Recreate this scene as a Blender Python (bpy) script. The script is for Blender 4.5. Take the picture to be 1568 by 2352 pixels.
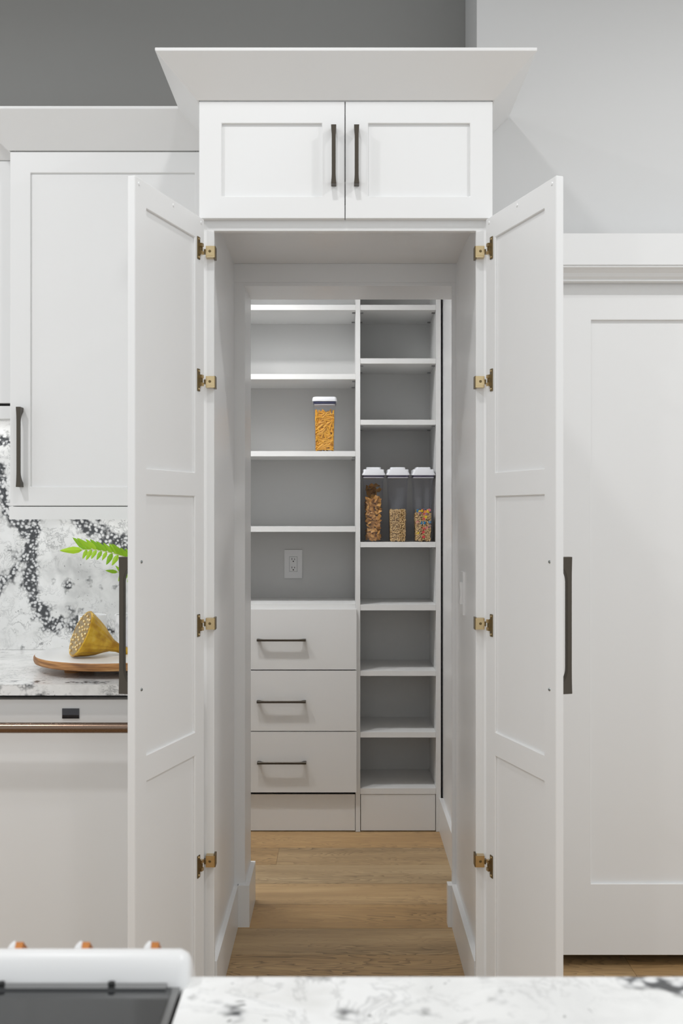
import bpy, bmesh, math, random
from mathutils import Vector, Matrix
random.seed(7)
sc = bpy.context.scene
for o in list(bpy.data.objects):
    bpy.data.objects.remove(o)
COL = sc.collection

# ---------------------------------------------------------------- camera
U = 0.00118            # metres per measuring unit at the pantry face (Y = 0)
F = 2450.0             # focal length in pixels of the 1568 x 2352 frame
D = F * U              # camera distance to the pantry face
CAMH = 1165 * U        # camera height
cam_d = bpy.data.cameras.new('camera')
cam_d.sensor_fit = 'VERTICAL'
cam_d.sensor_height = 36.0
cam_d.sensor_width = 24.0
cam_d.lens = F / 2352 * 36.0
cam_d.clip_start = 0.05
cam_d.dof.use_dof = True
cam_d.dof.focus_distance = 3.9
cam_d.dof.aperture_fstop = 8.0
cam = bpy.data.objects.new('camera', cam_d)
COL.objects.link(cam)
cam.location = (0, -D, CAMH)
cam.rotation_euler = (math.radians(90), 0, 0)
sc.camera = cam

# ---------------------------------------------------------------- world, lights, exposure
w = bpy.data.worlds.new('world')
sc.world = w
w.use_nodes = True
w.node_tree.nodes['Background'].inputs[0].default_value = (0.93, 0.97, 1.0, 1)
w.node_tree.nodes['Background'].inputs[1].default_value = 0.88
sc.view_settings.view_transform = 'Standard'
sc.view_settings.look = 'None'
sc.view_settings.exposure = 0.15
sc.view_settings.gamma = 1.0
sc.view_settings.use_curve_mapping = False

CEIL = 3.42            # kitchen ceiling
PCEIL = 2.62           # pantry ceiling
KITCHEN_LAMPS = [(-0.17, -0.95, 7.2), (-1.7, -1.15, 20), (1.6, -1.15, 20), (-1.0, -2.6, 4), (0.9, -2.6, 4)]
PANTRY_LAMPS = [(-0.48, 0.99, 8.5), (-1.15, 0.99, 8.0)]

def down_lamp(x, y, z, power, size):
    l = bpy.data.lights.new('downlight_lamp', 'AREA')
    l.shape = 'DISK'
    l.size = size
    l.energy = power
    l.color = (0.985, 0.992, 1.0)
    l.spread = math.radians(160)
    o = bpy.data.objects.new('downlight_lamp', l)
    o.location = (x, y, z)
    COL.objects.link(o)

for x, y, e in KITCHEN_LAMPS:
    down_lamp(x, y, CEIL - 0.012, e, 0.14)
for x, y, e in PANTRY_LAMPS:
    down_lamp(x, y, PCEIL - 0.012, e, 0.12)

def strip_lamp(x, y, z, length, power):
    l = bpy.data.lights.new('under_cabinet_lamp', 'AREA')
    l.shape = 'RECTANGLE'
    l.size, l.size_y = length, 0.012
    l.energy = power
    o = bpy.data.objects.new('under_cabinet_lamp', l)
    o.location = (x, y, z)
    COL.objects.link(o)

# ---------------------------------------------------------------- measuring helper
def S(Y):
    return (Y + D) / D

def X(px, Y):
    return (px - 784) * U * S(Y)

def Z(py, Y):
    return CAMH - (py - 1176) * U * S(Y)

# ---------------------------------------------------------------- materials
def lin(c):
    return tuple((v / 255 / 12.92) if v / 255 <= 0.04045 else ((v / 255 + 0.055) / 1.055) ** 2.4 for v in c) + (1,)

class NT:
    def __init__(self, name):
        self.m = bpy.data.materials.new(name)
        self.m.use_nodes = True
        self.t = self.m.node_tree
        self.b = self.t.nodes['Principled BSDF']
    def n(self, typ, ins=None, **kw):
        nd = self.t.nodes.new(typ)
        for k, v in kw.items():
            setattr(nd, k, v)
        for k, v in (ins or {}).items():
            if isinstance(v, bpy.types.NodeSocket):
                self.t.links.new(v, nd.inputs[k])
            else:
                nd.inputs[k].default_value = v
        return nd
    def math(self, op, a, b=0.0, c=None, clamp=False):
        ins = {0: a, 1: b}
        if c is not None:
            ins[2] = c
        return self.n('ShaderNodeMath', ins, operation=op, use_clamp=clamp).outputs[0]
    def ramp(self, fac, stops):
        nd = self.n('ShaderNodeValToRGB', {0: fac})
        els = nd.color_ramp.elements
        while len(els) > 1:
            els.remove(els[0])
        els[0].position, els[0].color = stops[0]
        for p, c in stops[1:]:
            e = els.new(p)
            e.color = c
        return nd.outputs[0]
    def mix(self, fac, a, b):
        return self.n('ShaderNodeMix', {0: fac, 6: a, 7: b}, data_type='RGBA').outputs[2]
    def set(self, k, v):
        if isinstance(v, bpy.types.NodeSocket):
            self.t.links.new(v, self.b.inputs[k])
        else:
            self.b.inputs[k].default_value = v
    def bump(self, h, strength=0.1, dist=0.002):
        nd = self.n('ShaderNodeBump', {'Height': h, 'Strength': strength, 'Distance': dist})
        self.t.links.new(nd.outputs[0], self.b.inputs['Normal'])

def paint(name, col, rough=0.4, tex=0.0, scale=300, spec=0.5):
    t = NT(name)
    c = t.n('ShaderNodeTexCoord')
    nz = t.n('ShaderNodeTexNoise', {'Vector': c.outputs['Object'], 'Scale': 2.5, 'Detail': 3.0})
    a = tuple(v * 0.985 for v in col[:3]) + (1,)
    b = tuple(min(v * 1.012, 1) for v in col[:3]) + (1,)
    t.set('Base Color', t.mix(nz.outputs[0], a, b))
    t.set('Roughness', rough)
    t.set('Specular IOR Level', spec)
    if tex:
        n2 = t.n('ShaderNodeTexNoise', {'Vector': c.outputs['Object'], 'Scale': scale, 'Detail': 2.0})
        t.bump(n2.outputs[0], tex, 0.001)
    return t.m

def metal(name, col, rough=0.3, metallic=1.0, noise=0.06):
    t = NT(name)
    c = t.n('ShaderNodeTexCoord')
    nz = t.n('ShaderNodeTexNoise', {'Vector': c.outputs['Object'], 'Scale': 90.0, 'Detail': 3.0})
    t.set('Base Color', col)
    t.set('Metallic', metallic)
    t.set('Roughness', t.math('MULTIPLY_ADD', nz.outputs[0], noise, rough))
    return t.m

M = {}
M['white'] = paint('white_lacquer', (0.80, 0.80, 0.795, 1), 0.38)
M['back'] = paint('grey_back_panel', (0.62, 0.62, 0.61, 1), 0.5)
M['melamine'] = paint('white_melamine', (0.78, 0.78, 0.77, 1), 0.45)
M['wall'] = paint('light_grey_wall_paint', (0.66, 0.66, 0.655, 1), 0.6, 0.08)
M['passage'] = paint('passage_satin_paint', (0.80, 0.80, 0.80, 1), 0.33)
M['dark_wall'] = paint('dark_grey_wall_paint', (0.305, 0.302, 0.290, 1), 0.65, 0.08)
M['ceiling'] = paint('ceiling_paint', (0.55, 0.55, 0.545, 1), 0.7)
M['trim'] = paint('trim_semi_gloss', (0.79, 0.79, 0.785, 1), 0.3)
M['appliance'] = paint('matte_white_enamel', (0.78, 0.78, 0.775, 1), 0.45)
M['appliance_bright'] = paint('white_enamel', (0.80, 0.80, 0.795, 1), 0.35)
M['dark_gap'] = paint('black_gap', (0.012, 0.012, 0.012, 1), 0.7)
M['plastic'] = paint('white_plastic', (0.80, 0.80, 0.80, 1), 0.3)
M['lid'] = paint('lid_plastic', (0.80, 0.81, 0.84, 1), 0.28)
M['gasket'] = paint('blue_gasket', lin((48, 52, 88)), 0.35)
M['gasket_violet'] = paint('violet_gasket', lin((84, 78, 104)), 0.3)
M['bronze'] = metal('oil_rubbed_bronze', lin((84, 78, 70)), 0.36, 0.85)
M['bronze_bright'] = metal('brushed_bronze', lin((128, 108, 94)), 0.24)
M['brass'] = metal('brass_hinge', lin((206, 184, 142)), 0.22)
M['brass_shaded'] = metal('brass_hinge_shaded', lin((120, 104, 74)), 0.35)  # darker copy of the hinge brass, with shade put into its colour
M['copper'] = metal('copper', lin((236, 158, 96)), 0.25)
M['chrome'] = metal('zinc_screw', lin((150, 156, 156)), 0.25)
M['steel'] = metal('steel', lin((150, 150, 150)), 0.3)
M['glass_black'] = paint('black_ceramic_glass', (0.018, 0.019, 0.02, 1), 0.09)
M['badge'] = paint('dark_badge', lin((70, 72, 78)), 0.3)
M['badge_low'] = paint('black_badge', lin((28, 28, 30)), 0.2)
M['ceramic'] = paint('white_ceramic', (0.86, 0.86, 0.85, 1), 0.25)
M['lamp_trim'] = paint('lamp_trim', (0.85, 0.85, 0.85, 1), 0.4)

def glow(name, strength):
    t = NT(name)
    t.set('Base Color', (0.9, 0.9, 0.9, 1))
    t.set('Emission Color', (1, 0.97, 0.92, 1))
    t.set('Emission Strength', strength)
    return t.m
M['glow'] = glow('lamp_lens', 6.0)

def clear_plastic():
    t = NT('clear_plastic')
    t.t.nodes.remove(t.b)
    out = t.t.nodes['Material Output']
    tr = t.n('ShaderNodeBsdfTransparent', {0: (0.965, 0.965, 0.975, 1)})
    gl = t.n('ShaderNodeBsdfGlossy', {0: (0.9, 0.9, 0.95, 1), 'Roughness': 0.06})
    fr = t.n('ShaderNodeFresnel', {'IOR': 1.42})
    bf = t.n('ShaderNodeNewGeometry').outputs['Backfacing']
    fa = t.math('MULTIPLY', fr.outputs[0], t.math('SUBTRACT', 1.0, bf))
    mx = t.n('ShaderNodeMixShader', {0: fa, 1: tr.outputs[0], 2: gl.outputs[0]})
    t.t.links.new(mx.outputs[0], out.inputs[0])
    return t.m
M['clear'] = clear_plastic()

def oak():
    t = NT('oak_plank')
    c = t.n('ShaderNodeTexCoord')
    oi = t.n('ShaderNodeObjectInfo')
    r = oi.outputs['Random']
    off = t.n('ShaderNodeCombineXYZ', {0: t.math('MULTIPLY', r, 37.0), 1: t.math('MULTIPLY', r, 91.0), 2: t.math('MULTIPLY', r, 13.0)})
    v = t.n('ShaderNodeVectorMath', {0: c.outputs['Object'], 1: off.outputs[0]}, operation='ADD').outputs[0]
    m1 = t.n('ShaderNodeMapping', {0: v, 3: (0.9, 5.2, 1.0)}).outputs[0]
    n1 = t.n('ShaderNodeTexNoise', {'Vector': m1, 'Scale': 2.2, 'Detail': 2.5, 'Roughness': 0.5, 'Distortion': 0.35}).outputs[0]
    rings = t.math('FRACT', t.math('MULTIPLY', n1, 24.0))
    line = t.math('POWER', rings, 3.0)
    patch = t.n('ShaderNodeTexNoise', {'Vector': t.n('ShaderNodeMapping', {0: v, 3: (0.7, 2.4, 1.0)}).outputs[0], 'Scale': 1.6, 'Detail': 1.0}).outputs[0]
    pm = t.n('ShaderNodeMapRange', {0: patch, 1: 0.36, 2: 0.60}).outputs[0]
    line = t.math('MULTIPLY', line, pm)
    m2 = t.n('ShaderNodeMapping', {0: v, 3: (2.5, 70.0, 1.0)}).outputs[0]
    n2 = t.n('ShaderNodeTexNoise', {'Vector': m2, 'Scale': 3.0, 'Detail': 5.0, 'Roughness': 0.6}).outputs[0]
    m3 = t.n('ShaderNodeMapping', {0: v, 3: (0.8, 6.0, 1.0)}).outputs[0]
    n3 = t.n('ShaderNodeTexNoise', {'Vector': m3, 'Scale': 2.0, 'Detail': 3.0}).outputs[0]
    base = t.ramp(t.math('ADD', t.math('MULTIPLY', n3, 0.6), t.math('MULTIPLY', n2, 0.4)),
                  [(0.30, lin((154, 131, 100))), (0.52, lin((184, 158, 123))), (0.72, lin((204, 180, 144)))])
    tint = t.mix(r, lin((255, 240, 214)), lin((246, 246, 242)))
    base = t.n('ShaderNodeMix', {0: 1.0, 6: base, 7: tint}, data_type='RGBA', blend_type='MULTIPLY').outputs[2]
    col = t.mix(t.math('MULTIPLY', line, 0.75), base, lin((92, 74, 54)))
    t.set('Base Color', col)
    t.set('Roughness', t.math('MULTIPLY_ADD', n2, 0.2, 0.42))
    t.bump(t.math('SUBTRACT', n2, t.math('MULTIPLY', line, 0.6)), 0.12, 0.002)
    return t.m
M['oak'] = oak()

def tray_wood():
    t = NT('tray_edge_wood')
    c = t.n('ShaderNodeTexCoord')
    m = t.n('ShaderNodeMapping', {0: c.outputs['Object'], 3: (3, 3, 40)}).outputs[0]
    n = t.n('ShaderNodeTexNoise', {'Vector': m, 'Scale': 4.0, 'Detail': 5.0}).outputs[0]
    t.set('Base Color', t.ramp(n, [(0.3, lin((112, 70, 34))), (0.55, lin((176, 124, 70))), (0.75, lin((204, 160, 104)))]))
    t.set('Roughness', 0.5)
    return t.m
M['tray_wood'] = tray_wood()

def quartz(name, scale=1.0, use_mask=True, scrib=0.55, low=0.60):
    """white quartz with smoky swirls and pebbly charcoal veins (vein course = mesh attribute 'vein')."""
    t = NT(name)
    c = t.n('ShaderNodeTexCoord').outputs['Object']
    wz = t.n('ShaderNodeTexNoise', {'Vector': c, 'Scale': 9.0 * scale, 'Detail': 4.0})
    wv = t.n('ShaderNodeVectorMath', {0: wz.outputs[1], 1: (0.5, 0.5, 0.5)}, operation='SUBTRACT').outputs[0]
    wv = t.n('ShaderNodeVectorMath', {0: wv, 3: 0.10 / scale}, operation='SCALE').outputs[0]
    v = t.n('ShaderNodeVectorMath', {0: c, 1: wv}, operation='ADD').outputs[0]
    big = t.n('ShaderNodeTexNoise', {'Vector': v, 'Scale': 6.0 * scale, 'Detail': 4.0, 'Roughness': 0.6}).outputs[0]
    base = t.ramp(big, [(0.34, (low, low, low * 0.985, 1)), (0.48, (0.80, 0.80, 0.785, 1)), (0.60, (0.86, 0.86, 0.85, 1)), (0.72, (0.74, 0.735, 0.715, 1))])
    # thin scribbled lines
    n2 = t.n('ShaderNodeTexNoise', {'Vector': v, 'Scale': 17.0 * scale, 'Detail': 6.0, 'Roughness': 0.68, 'Distortion': 0.6}).outputs[0]
    ln = t.math('ABSOLUTE', t.math('SUBTRACT', n2, 0.5))
    ln = t.n('ShaderNodeMapRange', {0: ln, 1: 0.0, 2: 0.028, 3: 1.0, 4: 0.0}).outputs[0]
    gate = t.n('ShaderNodeTexNoise', {'Vector': c, 'Scale': 7.0 * scale, 'Detail': 2.0}).outputs[0]
    gate = t.n('ShaderNodeMapRange', {0: gate, 1: 0.40, 2: 0.62}).outputs[0]
    col = t.mix(t.math('MULTIPLY', ln, t.math('MULTIPLY', gate, scrib)), base, (0.10, 0.105, 0.11, 1))
    # specks
    vo = t.n('ShaderNodeTexVoronoi', {'Vector': v, 'Scale': 95.0 * scale})
    sp = t.n('ShaderNodeMapRange', {0: vo.outputs['Distance'], 1: 0.10, 2: 0.2, 3: 1.0, 4: 0.0}).outputs[0]
    g2 = t.n('ShaderNodeMapRange', {0: t.n('ShaderNodeTexNoise', {'Vector': c, 'Scale': 21.0 * scale}).outputs[0], 1: 0.55, 2: 0.63}).outputs[0]
    col = t.mix(t.math('MULTIPLY', sp, t.math('MULTIPLY', g2, 0.8)), col, (0.08, 0.08, 0.085, 1))
    if use_mask:
        at = t.n('ShaderNodeAttribute', attribute_name='vein').outputs['Fac']
        nb = t.n('ShaderNodeTexNoise', {'Vector': c, 'Scale': 26.0 * scale, 'Detail': 3.0}).outputs[0]
        mk = t.n('ShaderNodeMapRange', {0: t.math('ADD', at, t.math('MULTIPLY', t.math('SUBTRACT', nb, 0.5), 2.4)), 1: 0.34, 2: 0.72}).outputs[0]
        pv = t.n('ShaderNodeVectorMath', {0: c, 1: t.n('ShaderNodeVectorMath', {0: wv, 3: 0.35}, operation='SCALE').outputs[0]}, operation='ADD').outputs[0]
        ed = t.n('ShaderNodeTexVoronoi', {'Vector': pv, 'Scale': 92.0 * scale, 'Randomness': 1.0}).outputs['Distance']
        n4 = t.n('ShaderNodeTexNoise', {'Vector': c, 'Scale': 60.0 * scale, 'Detail': 3.0}).outputs[0]
        n5 = t.n('ShaderNodeTexNoise', {'Vector': c, 'Scale': 14.0 * scale, 'Detail': 2.0}).outputs[0]
        pe = t.math('ADD', ed, t.math('MULTIPLY', t.math('SUBTRACT', n4, 0.5), 0.9))
        pe = t.math('ADD', pe, t.math('MULTIPLY', t.math('SUBTRACT', n5, 0.5), 0.5))
        peb = t.ramp(pe, [(0.26, (0.74, 0.74, 0.735, 1)), (0.44, (0.40, 0.405, 0.41, 1)), (0.56, (0.12, 0.123, 0.128, 1)), (0.74, (0.05, 0.052, 0.055, 1))])
        col = t.mix(mk, col, peb)
    t.set('Base Color', col)
    t.set('Roughness', 0.18)
    return t.m
M['quartz'] = quartz('veined_quartz')
M['quartz_island'] = quartz('veined_quartz_island', 0.75, True, 0.28, 0.70)

def marble_soft():
    t = NT('white_marble')
    c = t.n('ShaderNodeTexCoord').outputs['Object']
    n = t.n('ShaderNodeTexNoise', {'Vector': c, 'Scale': 22.0, 'Detail': 4.0, 'Distortion': 1.0}).outputs[0]
    t.set('Base Color', t.ramp(n, [(0.36, (0.62, 0.63, 0.63, 1)), (0.47, (0.85, 0.85, 0.85, 1)), (0.6, (0.88, 0.88, 0.88, 1))]))
    t.set('Roughness', 0.25)
    return t.m
M['marble'] = marble_soft()

def gold_glaze():
    t = NT('gold_glaze')
    c = t.n('ShaderNodeTexCoord').outputs['Object']
    n = t.n('ShaderNodeTexNoise', {'Vector': t.n('ShaderNodeMapping', {0: c, 3: (26, 26, 26)}).outputs[0], 'Scale': 1.0, 'Detail': 3.0}).outputs[0]
    t.set('Base Color', t.ramp(n, [(0.3, lin((168, 120, 22))), (0.55, lin((212, 168, 46))), (0.75, lin((232, 200, 96)))]))
    t.set('Metallic', 0.45)
    t.set('Roughness', 0.24)
    return t.m
M['gold'] = gold_glaze()
M['gold_face'] = metal('gold_face', lin((176, 150, 100)), 0.25, 0.8)
M['gold_bead'] = metal('gold_bead', lin((240, 214, 160)), 0.15, 0.8)

def leaf_mat():
    t = NT('fern_green')
    r = t.n('ShaderNodeObjectInfo').outputs['Random']
    t.set('Base Color', t.mix(r, lin((128, 180, 14)), lin((176, 214, 44))))
    t.set('Roughness', 0.5)
    t.set('Subsurface Weight', 0.15)
    t.set('Subsurface Radius', (0.01, 0.02, 0.004))
    return t.m
M['leaf'] = leaf_mat()
M['stem'] = paint('fern_stem', lin((196, 206, 140)), 0.5)

def food(name, c1, c2, rough=0.55):
    t = NT(name)
    g = t.n('ShaderNodeNewGeometry')
    r = g.outputs['Random Per Island']
    c = t.n('ShaderNodeTexCoord').outputs['Object']
    n = t.n('ShaderNodeTexNoise', {'Vector': c, 'Scale': 320.0, 'Detail': 2.0}).outputs[0]
    t.set('Base Color', t.mix(t.math('ADD', t.math('MULTIPLY', r, 0.7), t.math('MULTIPLY', n, 0.3)), c1, c2))
    t.set('Roughness', rough)
    return t.m
M['penne'] = food('penne', lin((206, 138, 8)), lin((242, 184, 48)))
M['squares'] = food('toasted_squares', lin((158, 104, 40)), lin((222, 168, 88)))
M['rings'] = food('oat_rings', lin((196, 158, 98)), lin((232, 202, 148)))
for k, c in (('red', (226, 70, 74)), ('pink', (236, 128, 132)), ('blue', (24, 132, 190)), ('yellow', (240, 206, 30)), ('violet', (150, 104, 128)), ('orange', (240, 150, 60))):
    M['mm_' + k] = paint('marshmallow_' + k, lin(c), 0.6)

# ---------------------------------------------------------------- object helpers
OFF = {}   # world offset of a parent's local frame

def link(name, mesh, mat, parent=None, center=None, origin=Vector((0, 0, 0))):
    o = bpy.data.objects.new(name, mesh)
    COL.objects.link(o)
    if mat is not None and not mesh.materials:
        for m in (mat if isinstance(mat, (list, tuple)) else [mat]):
            mesh.materials.append(m)
    if parent is not None:
        o.parent = parent
        origin = origin - OFF.get(parent.name, Vector((0, 0, 0)))
    o.location = origin
    return o

def finish(bm, name, mat, parent=None, smooth=False, origin=None, recenter=True):
    """bm in the coordinates of the world (or of a turned parent): one mesh object with its origin at its own centre."""
    bmesh.ops.recalc_face_normals(bm, faces=bm.faces)
    if recenter and bm.verts:
        lo = Vector([min(v.co[i] for v in bm.verts) for i in range(3)])
        hi = Vector([max(v.co[i] for v in bm.verts) for i in range(3)])
        ctr = Vector(((lo.x + hi.x) / 2, (lo.y + hi.y) / 2, lo.z))
        for v in bm.verts:
            v.co -= ctr
    else:
        ctr = Vector((0, 0, 0))
    me = bpy.data.meshes.new(name)
    bm.to_mesh(me)
    bm.free()
    if smooth:
        for p in me.polygons:
            p.use_smooth = True
        try:
            me.set_sharp_from_angle(angle=math.radians(40))
        except Exception:
            pass
    o = link(name, me, mat, parent, origin=ctr)
    OFF[o.name] = (OFF.get(parent.name, Vector((0, 0, 0))) if parent else Vector((0, 0, 0))) + o.location
    return o

def empty(name, loc):
    o = bpy.data.objects.new(name, None)
    o.empty_display_size = 0.1
    o.location = loc
    COL.objects.link(o)
    OFF[o.name] = Vector(loc)
    return o

def tag(o, label=None, cat=None, group=None, kind=None):
    if label: o['label'] = label
    if cat: o['category'] = cat
    if group: o['group'] = group
    if kind: o['kind'] = kind
    return o

def bev(bm, r, seg=1, ang=30):
    if r <= 0:
        return
    es = [e for e in bm.edges if len(e.link_faces) == 2 and e.calc_face_angle(0) > math.radians(ang)]
    bmesh.ops.bevel(bm, geom=es, offset=r, segments=seg, profile=0.5, affect='EDGES', clamp_overlap=True)

def add_box(bm, x0, x1, y0, y1, z0, z1, mat=0):
    vs = [bm.verts.new(p) for p in ((x0, y0, z0), (x1, y0, z0), (x1, y1, z0), (x0, y1, z0), (x0, y0, z1), (x1, y0, z1), (x1, y1, z1), (x0, y1, z1))]
    for f in ((0, 3, 2, 1), (4, 5, 6, 7), (0, 1, 5, 4), (1, 2, 6, 5), (2, 3, 7, 6), (3, 0, 4, 7)):
        bm.faces.new([vs[i] for i in f]).material_index = mat
    return vs

def box(name, x0, x1, y0, y1, z0, z1, mat, parent=None, b=0.0015, seg=1):
    bm = bmesh.new()
    add_box(bm, min(x0, x1), max(x0, x1), min(y0, y1), max(y0, y1), min(z0, z1), max(z0, z1))
    bev(bm, b, seg)
    return finish(bm, name, mat, parent, smooth=seg > 1)

def boxes(name, lst, mat, parent=None, b=0.0):
    bm = bmesh.new()
    for l in lst:
        add_box(bm, *l)
    bev(bm, b)
    return finish(bm, name, mat, parent)

def add_cyl(bm, p0, p1, r0, r1=None, n=16, caps=True, mat=0):
    r1 = r0 if r1 is None else r1
    p0, p1 = Vector(p0), Vector(p1)
    d = (p1 - p0).normalized()
    a = Vector((1, 0, 0)) if abs(d.x) < 0.9 else Vector((0, 1, 0))
    u = d.cross(a).normalized()
    v = d.cross(u)
    A, B = [], []
    for i in range(n):
        t = 2 * math.pi * i / n
        w_ = u * math.cos(t) + v * math.sin(t)
        A.append(bm.verts.new(p0 + w_ * r0))
        B.append(bm.verts.new(p1 + w_ * r1))
    for i in range(n):
        j = (i + 1) % n
        bm.faces.new((A[i], A[j], B[j], B[i])).material_index = mat
    if caps:
        bm.faces.new(A[::-1]).material_index = mat
        bm.faces.new(B).material_index = mat

def add_lathe(bm, prof, n=32, center=(0, 0, 0), close=False, rfun=None, mat=0):
    """prof = [(r, z)]; surface of revolution about z."""
    cx, cy, cz = center
    rings = []
    for r, z in prof:
        ring = []
        for i in range(n):
            t = 2 * math.pi * i / n
            rr = r * (rfun(t, z) if rfun else 1)
            ring.append(bm.verts.new((cx + rr * math.cos(t), cy + rr * math.sin(t), cz + z)))
        rings.append(ring)
    for a, b_ in zip(rings, rings[1:]):
        for i in range(n):
            j = (i + 1) % n
            bm.faces.new((a[i], a[j], b_[j], b_[i])).material_index = mat
    if close:
        bm.faces.new(rings[0][::-1]).material_index = mat
        bm.faces.new(rings[-1]).material_index = mat
    return rings

def add_sweep(bm, paths, closed_profile=True, caps=True):
    """paths = list of sections, each a list of points (one closed loop)."""
    secs = [[bm.verts.new(p) for p in s] for s in paths]
    n = len(secs[0])
    for a, b_ in zip(secs, secs[1:]):
        for i in range(n):
            j = (i + 1) % n
            bm.faces.new((a[i], a[j], b_[j], b_[i]))
    if caps:
        bm.faces.new(secs[0][::-1])
        bm.faces.new(secs[-1])

def frame_bm(W, H, T, holes, y0=0.0):
    """a flat slab W x H x T (x, z, y0..y0+T) with rectangular holes (x0, x1, z0, z1)."""
    xs = sorted({0, W} | {h[0] for h in holes} | {h[1] for h in holes})
    zs = sorted({0, H} | {h[2] for h in holes} | {h[3] for h in holes})
    def solid(i, j):
        if i < 0 or j < 0 or i >= len(xs) - 1 or j >= len(zs) - 1:
            return False
        cx, cz = (xs[i] + xs[i + 1]) / 2, (zs[j] + zs[j + 1]) / 2
        return not any(h[0] < cx < h[1] and h[2] < cz < h[3] for h in holes)
    bm = bmesh.new()
    V = {}
    def v(i, j, k):
        if (i, j, k) not in V:
            V[i, j, k] = bm.verts.new((xs[i], y0 + (T if k else 0), zs[j]))
        return V[i, j, k]
    for i in range(len(xs) - 1):
        for j in range(len(zs) - 1):
            if not solid(i, j):
                continue
            bm.faces.new((v(i, j, 0), v(i + 1, j, 0), v(i + 1, j + 1, 0), v(i, j + 1, 0)))
            bm.faces.new((v(i, j, 1), v(i, j + 1, 1), v(i + 1, j + 1, 1), v(i + 1, j, 1)))
            if not solid(i - 1, j): bm.faces.new((v(i, j, 0), v(i, j + 1, 0), v(i, j + 1, 1), v(i, j, 1)))
            if not solid(i + 1, j): bm.faces.new((v(i + 1, j, 0), v(i + 1, j, 1), v(i + 1, j + 1, 1), v(i + 1, j + 1, 0)))
            if not solid(i, j - 1): bm.faces.new((v(i, j, 0), v(i, j, 1), v(i + 1, j, 1), v(i + 1, j, 0)))
            if not solid(i, j + 1): bm.faces.new((v(i, j + 1, 0), v(i + 1, j + 1, 0), v(i + 1, j + 1, 1), v(i, j + 1, 1)))
    bmesh.ops.recalc_face_normals(bm, faces=bm.faces)
    return bm

def shaker(name, parent, x0, x1, z0, z1, yf, T, holes, mat, recess=0.007, frame_off=None, b=0.0016):
    """a framed door standing in the plane y = yf..yf+T; holes = panel openings in door coordinates. Door frame + panels."""
    bm = frame_bm(x1 - x0, z1 - z0, T, holes)
    bev(bm, b)
    bmesh.ops.translate(bm, verts=bm.verts, vec=(x0, yf, z0))
    d = finish(bm, name, mat, parent)
    for h in holes:
        box('panel', x0 + h[0] - 0.004, x0 + h[1] + 0.004, yf + recess, yf + T - recess, z0 + h[2] - 0.004, z0 + h[3] + 0.004, mat, d, b=0)
    return d

def pull_bm(L, P=0.032, wid=0.011, thick=0.010, foot=0.014, flare=0.35):
    """arched bar pull along z, feet at out=0, bar front at out=P; coordinates (across, -out, along)."""
    bm = bmesh.new()
    h = L / 2
    half = [(h, 0.0), (h - foot, 0.0)]
    m = 9
    for i in range(1, m + 1):
        t = i / m
        half.append((h - foot - 0.15 * L * t, (P - thick) * (1 - (1 - t) ** 2.6)))
    st = half + [(0.0, P - thick)] + [(-a, o_) for a, o_ in reversed(half)]
    secs = []
    for a, o_ in st:
        ww = wid * (1 + flare * max(0, (abs(a) / h - 0.6) / 0.4) ** 2) / 2
        secs.append([(-ww, -o_, a), (-ww, -P, a), (ww, -P, a), (ww, -o_, a)])
    add_sweep(bm, secs)
    bmesh.ops.recalc_face_normals(bm, faces=bm.faces)
    return bm

def pull(parent, ctr, L, axis='z', facing=-1, name='handle', **kw):
    """pull on a face that looks along facing*y (in the parent's frame), centre at ctr on that face."""
    bm = pull_bm(L, **kw)
    if facing > 0:
        bmesh.ops.rotate(bm, verts=bm.verts, cent=(0, 0, 0), matrix=Matrix.Rotation(math.pi, 3, 'Z'))
    if axis == 'x':
        bmesh.ops.rotate(bm, verts=bm.verts, cent=(0, 0, 0), matrix=Matrix.Rotation(math.pi / 2, 3, 'Y'))
    bev(bm, 0.0008, 1, 50)
    bmesh.ops.translate(bm, verts=bm.verts, vec=ctr)
    return finish(bm, name, M['bronze'], parent)

# ---------------------------------------------------------------- key planes
YU = 0.402             # left wall cabinet door face
YW = 0.68              # main wall face
YR = 0.376             # right wall face
YS = (1.587 - 1) * D   # pantry shelving front
PXL, PXR = -327 * U, 347 * U      # tall cabinet outer sides
WL, WR = -302 * U, 323 * U        # passage inner faces
JL = -276 * U                     # left jamb face of the cased opening
RW = 370 * U                      # pantry right wall
HEAD = CAMH + 642 * U             # underside of the opening head
PTOP = CAMH + 699 * U             # passage ceiling
YB = YW + 0.19                    # pantry side of the main wall
LX, RX = -3.2, 3.2

# ================================================================ SETTING
# floor boards
fl = box('floor', LX, RX, -4.2, 2.16, -0.03, -0.005, M['dark_gap'], b=0)
tag(fl, 'grey-brown oak plank floor running through kitchen and pantry', 'floor', kind='structure')
PW = 0.2113
row_y = 1.477 + 3 * PW
k = 0
while row_y > -4.1:
    y1, y0 = row_y, row_y - PW
    mid = (y0 + y1) / 2
    if abs(y1 - 1.477) < 0.01:
        j0 = -0.255
    elif abs(y1 - (1.477 - 5 * PW)) < 0.02:
        j0 = 0.874
    else:
        j0 = random.uniform(0.62, 1.4)
    L = 1.9
    x = j0 - L * math.ceil((j0 - LX) / L)
    while x < RX:
        a, b_ = max(x, LX), min(x + L, RX)
        if b_ - a > 0.02:
            box('plank', a + 0.0004, b_ - 0.0004, y0 + 0.0008, y1 - 0.0008, -0.005, 0.0, M['oak'], fl, b=0.0022)
        x += L
    row_y -= PW
    k += 1

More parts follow.
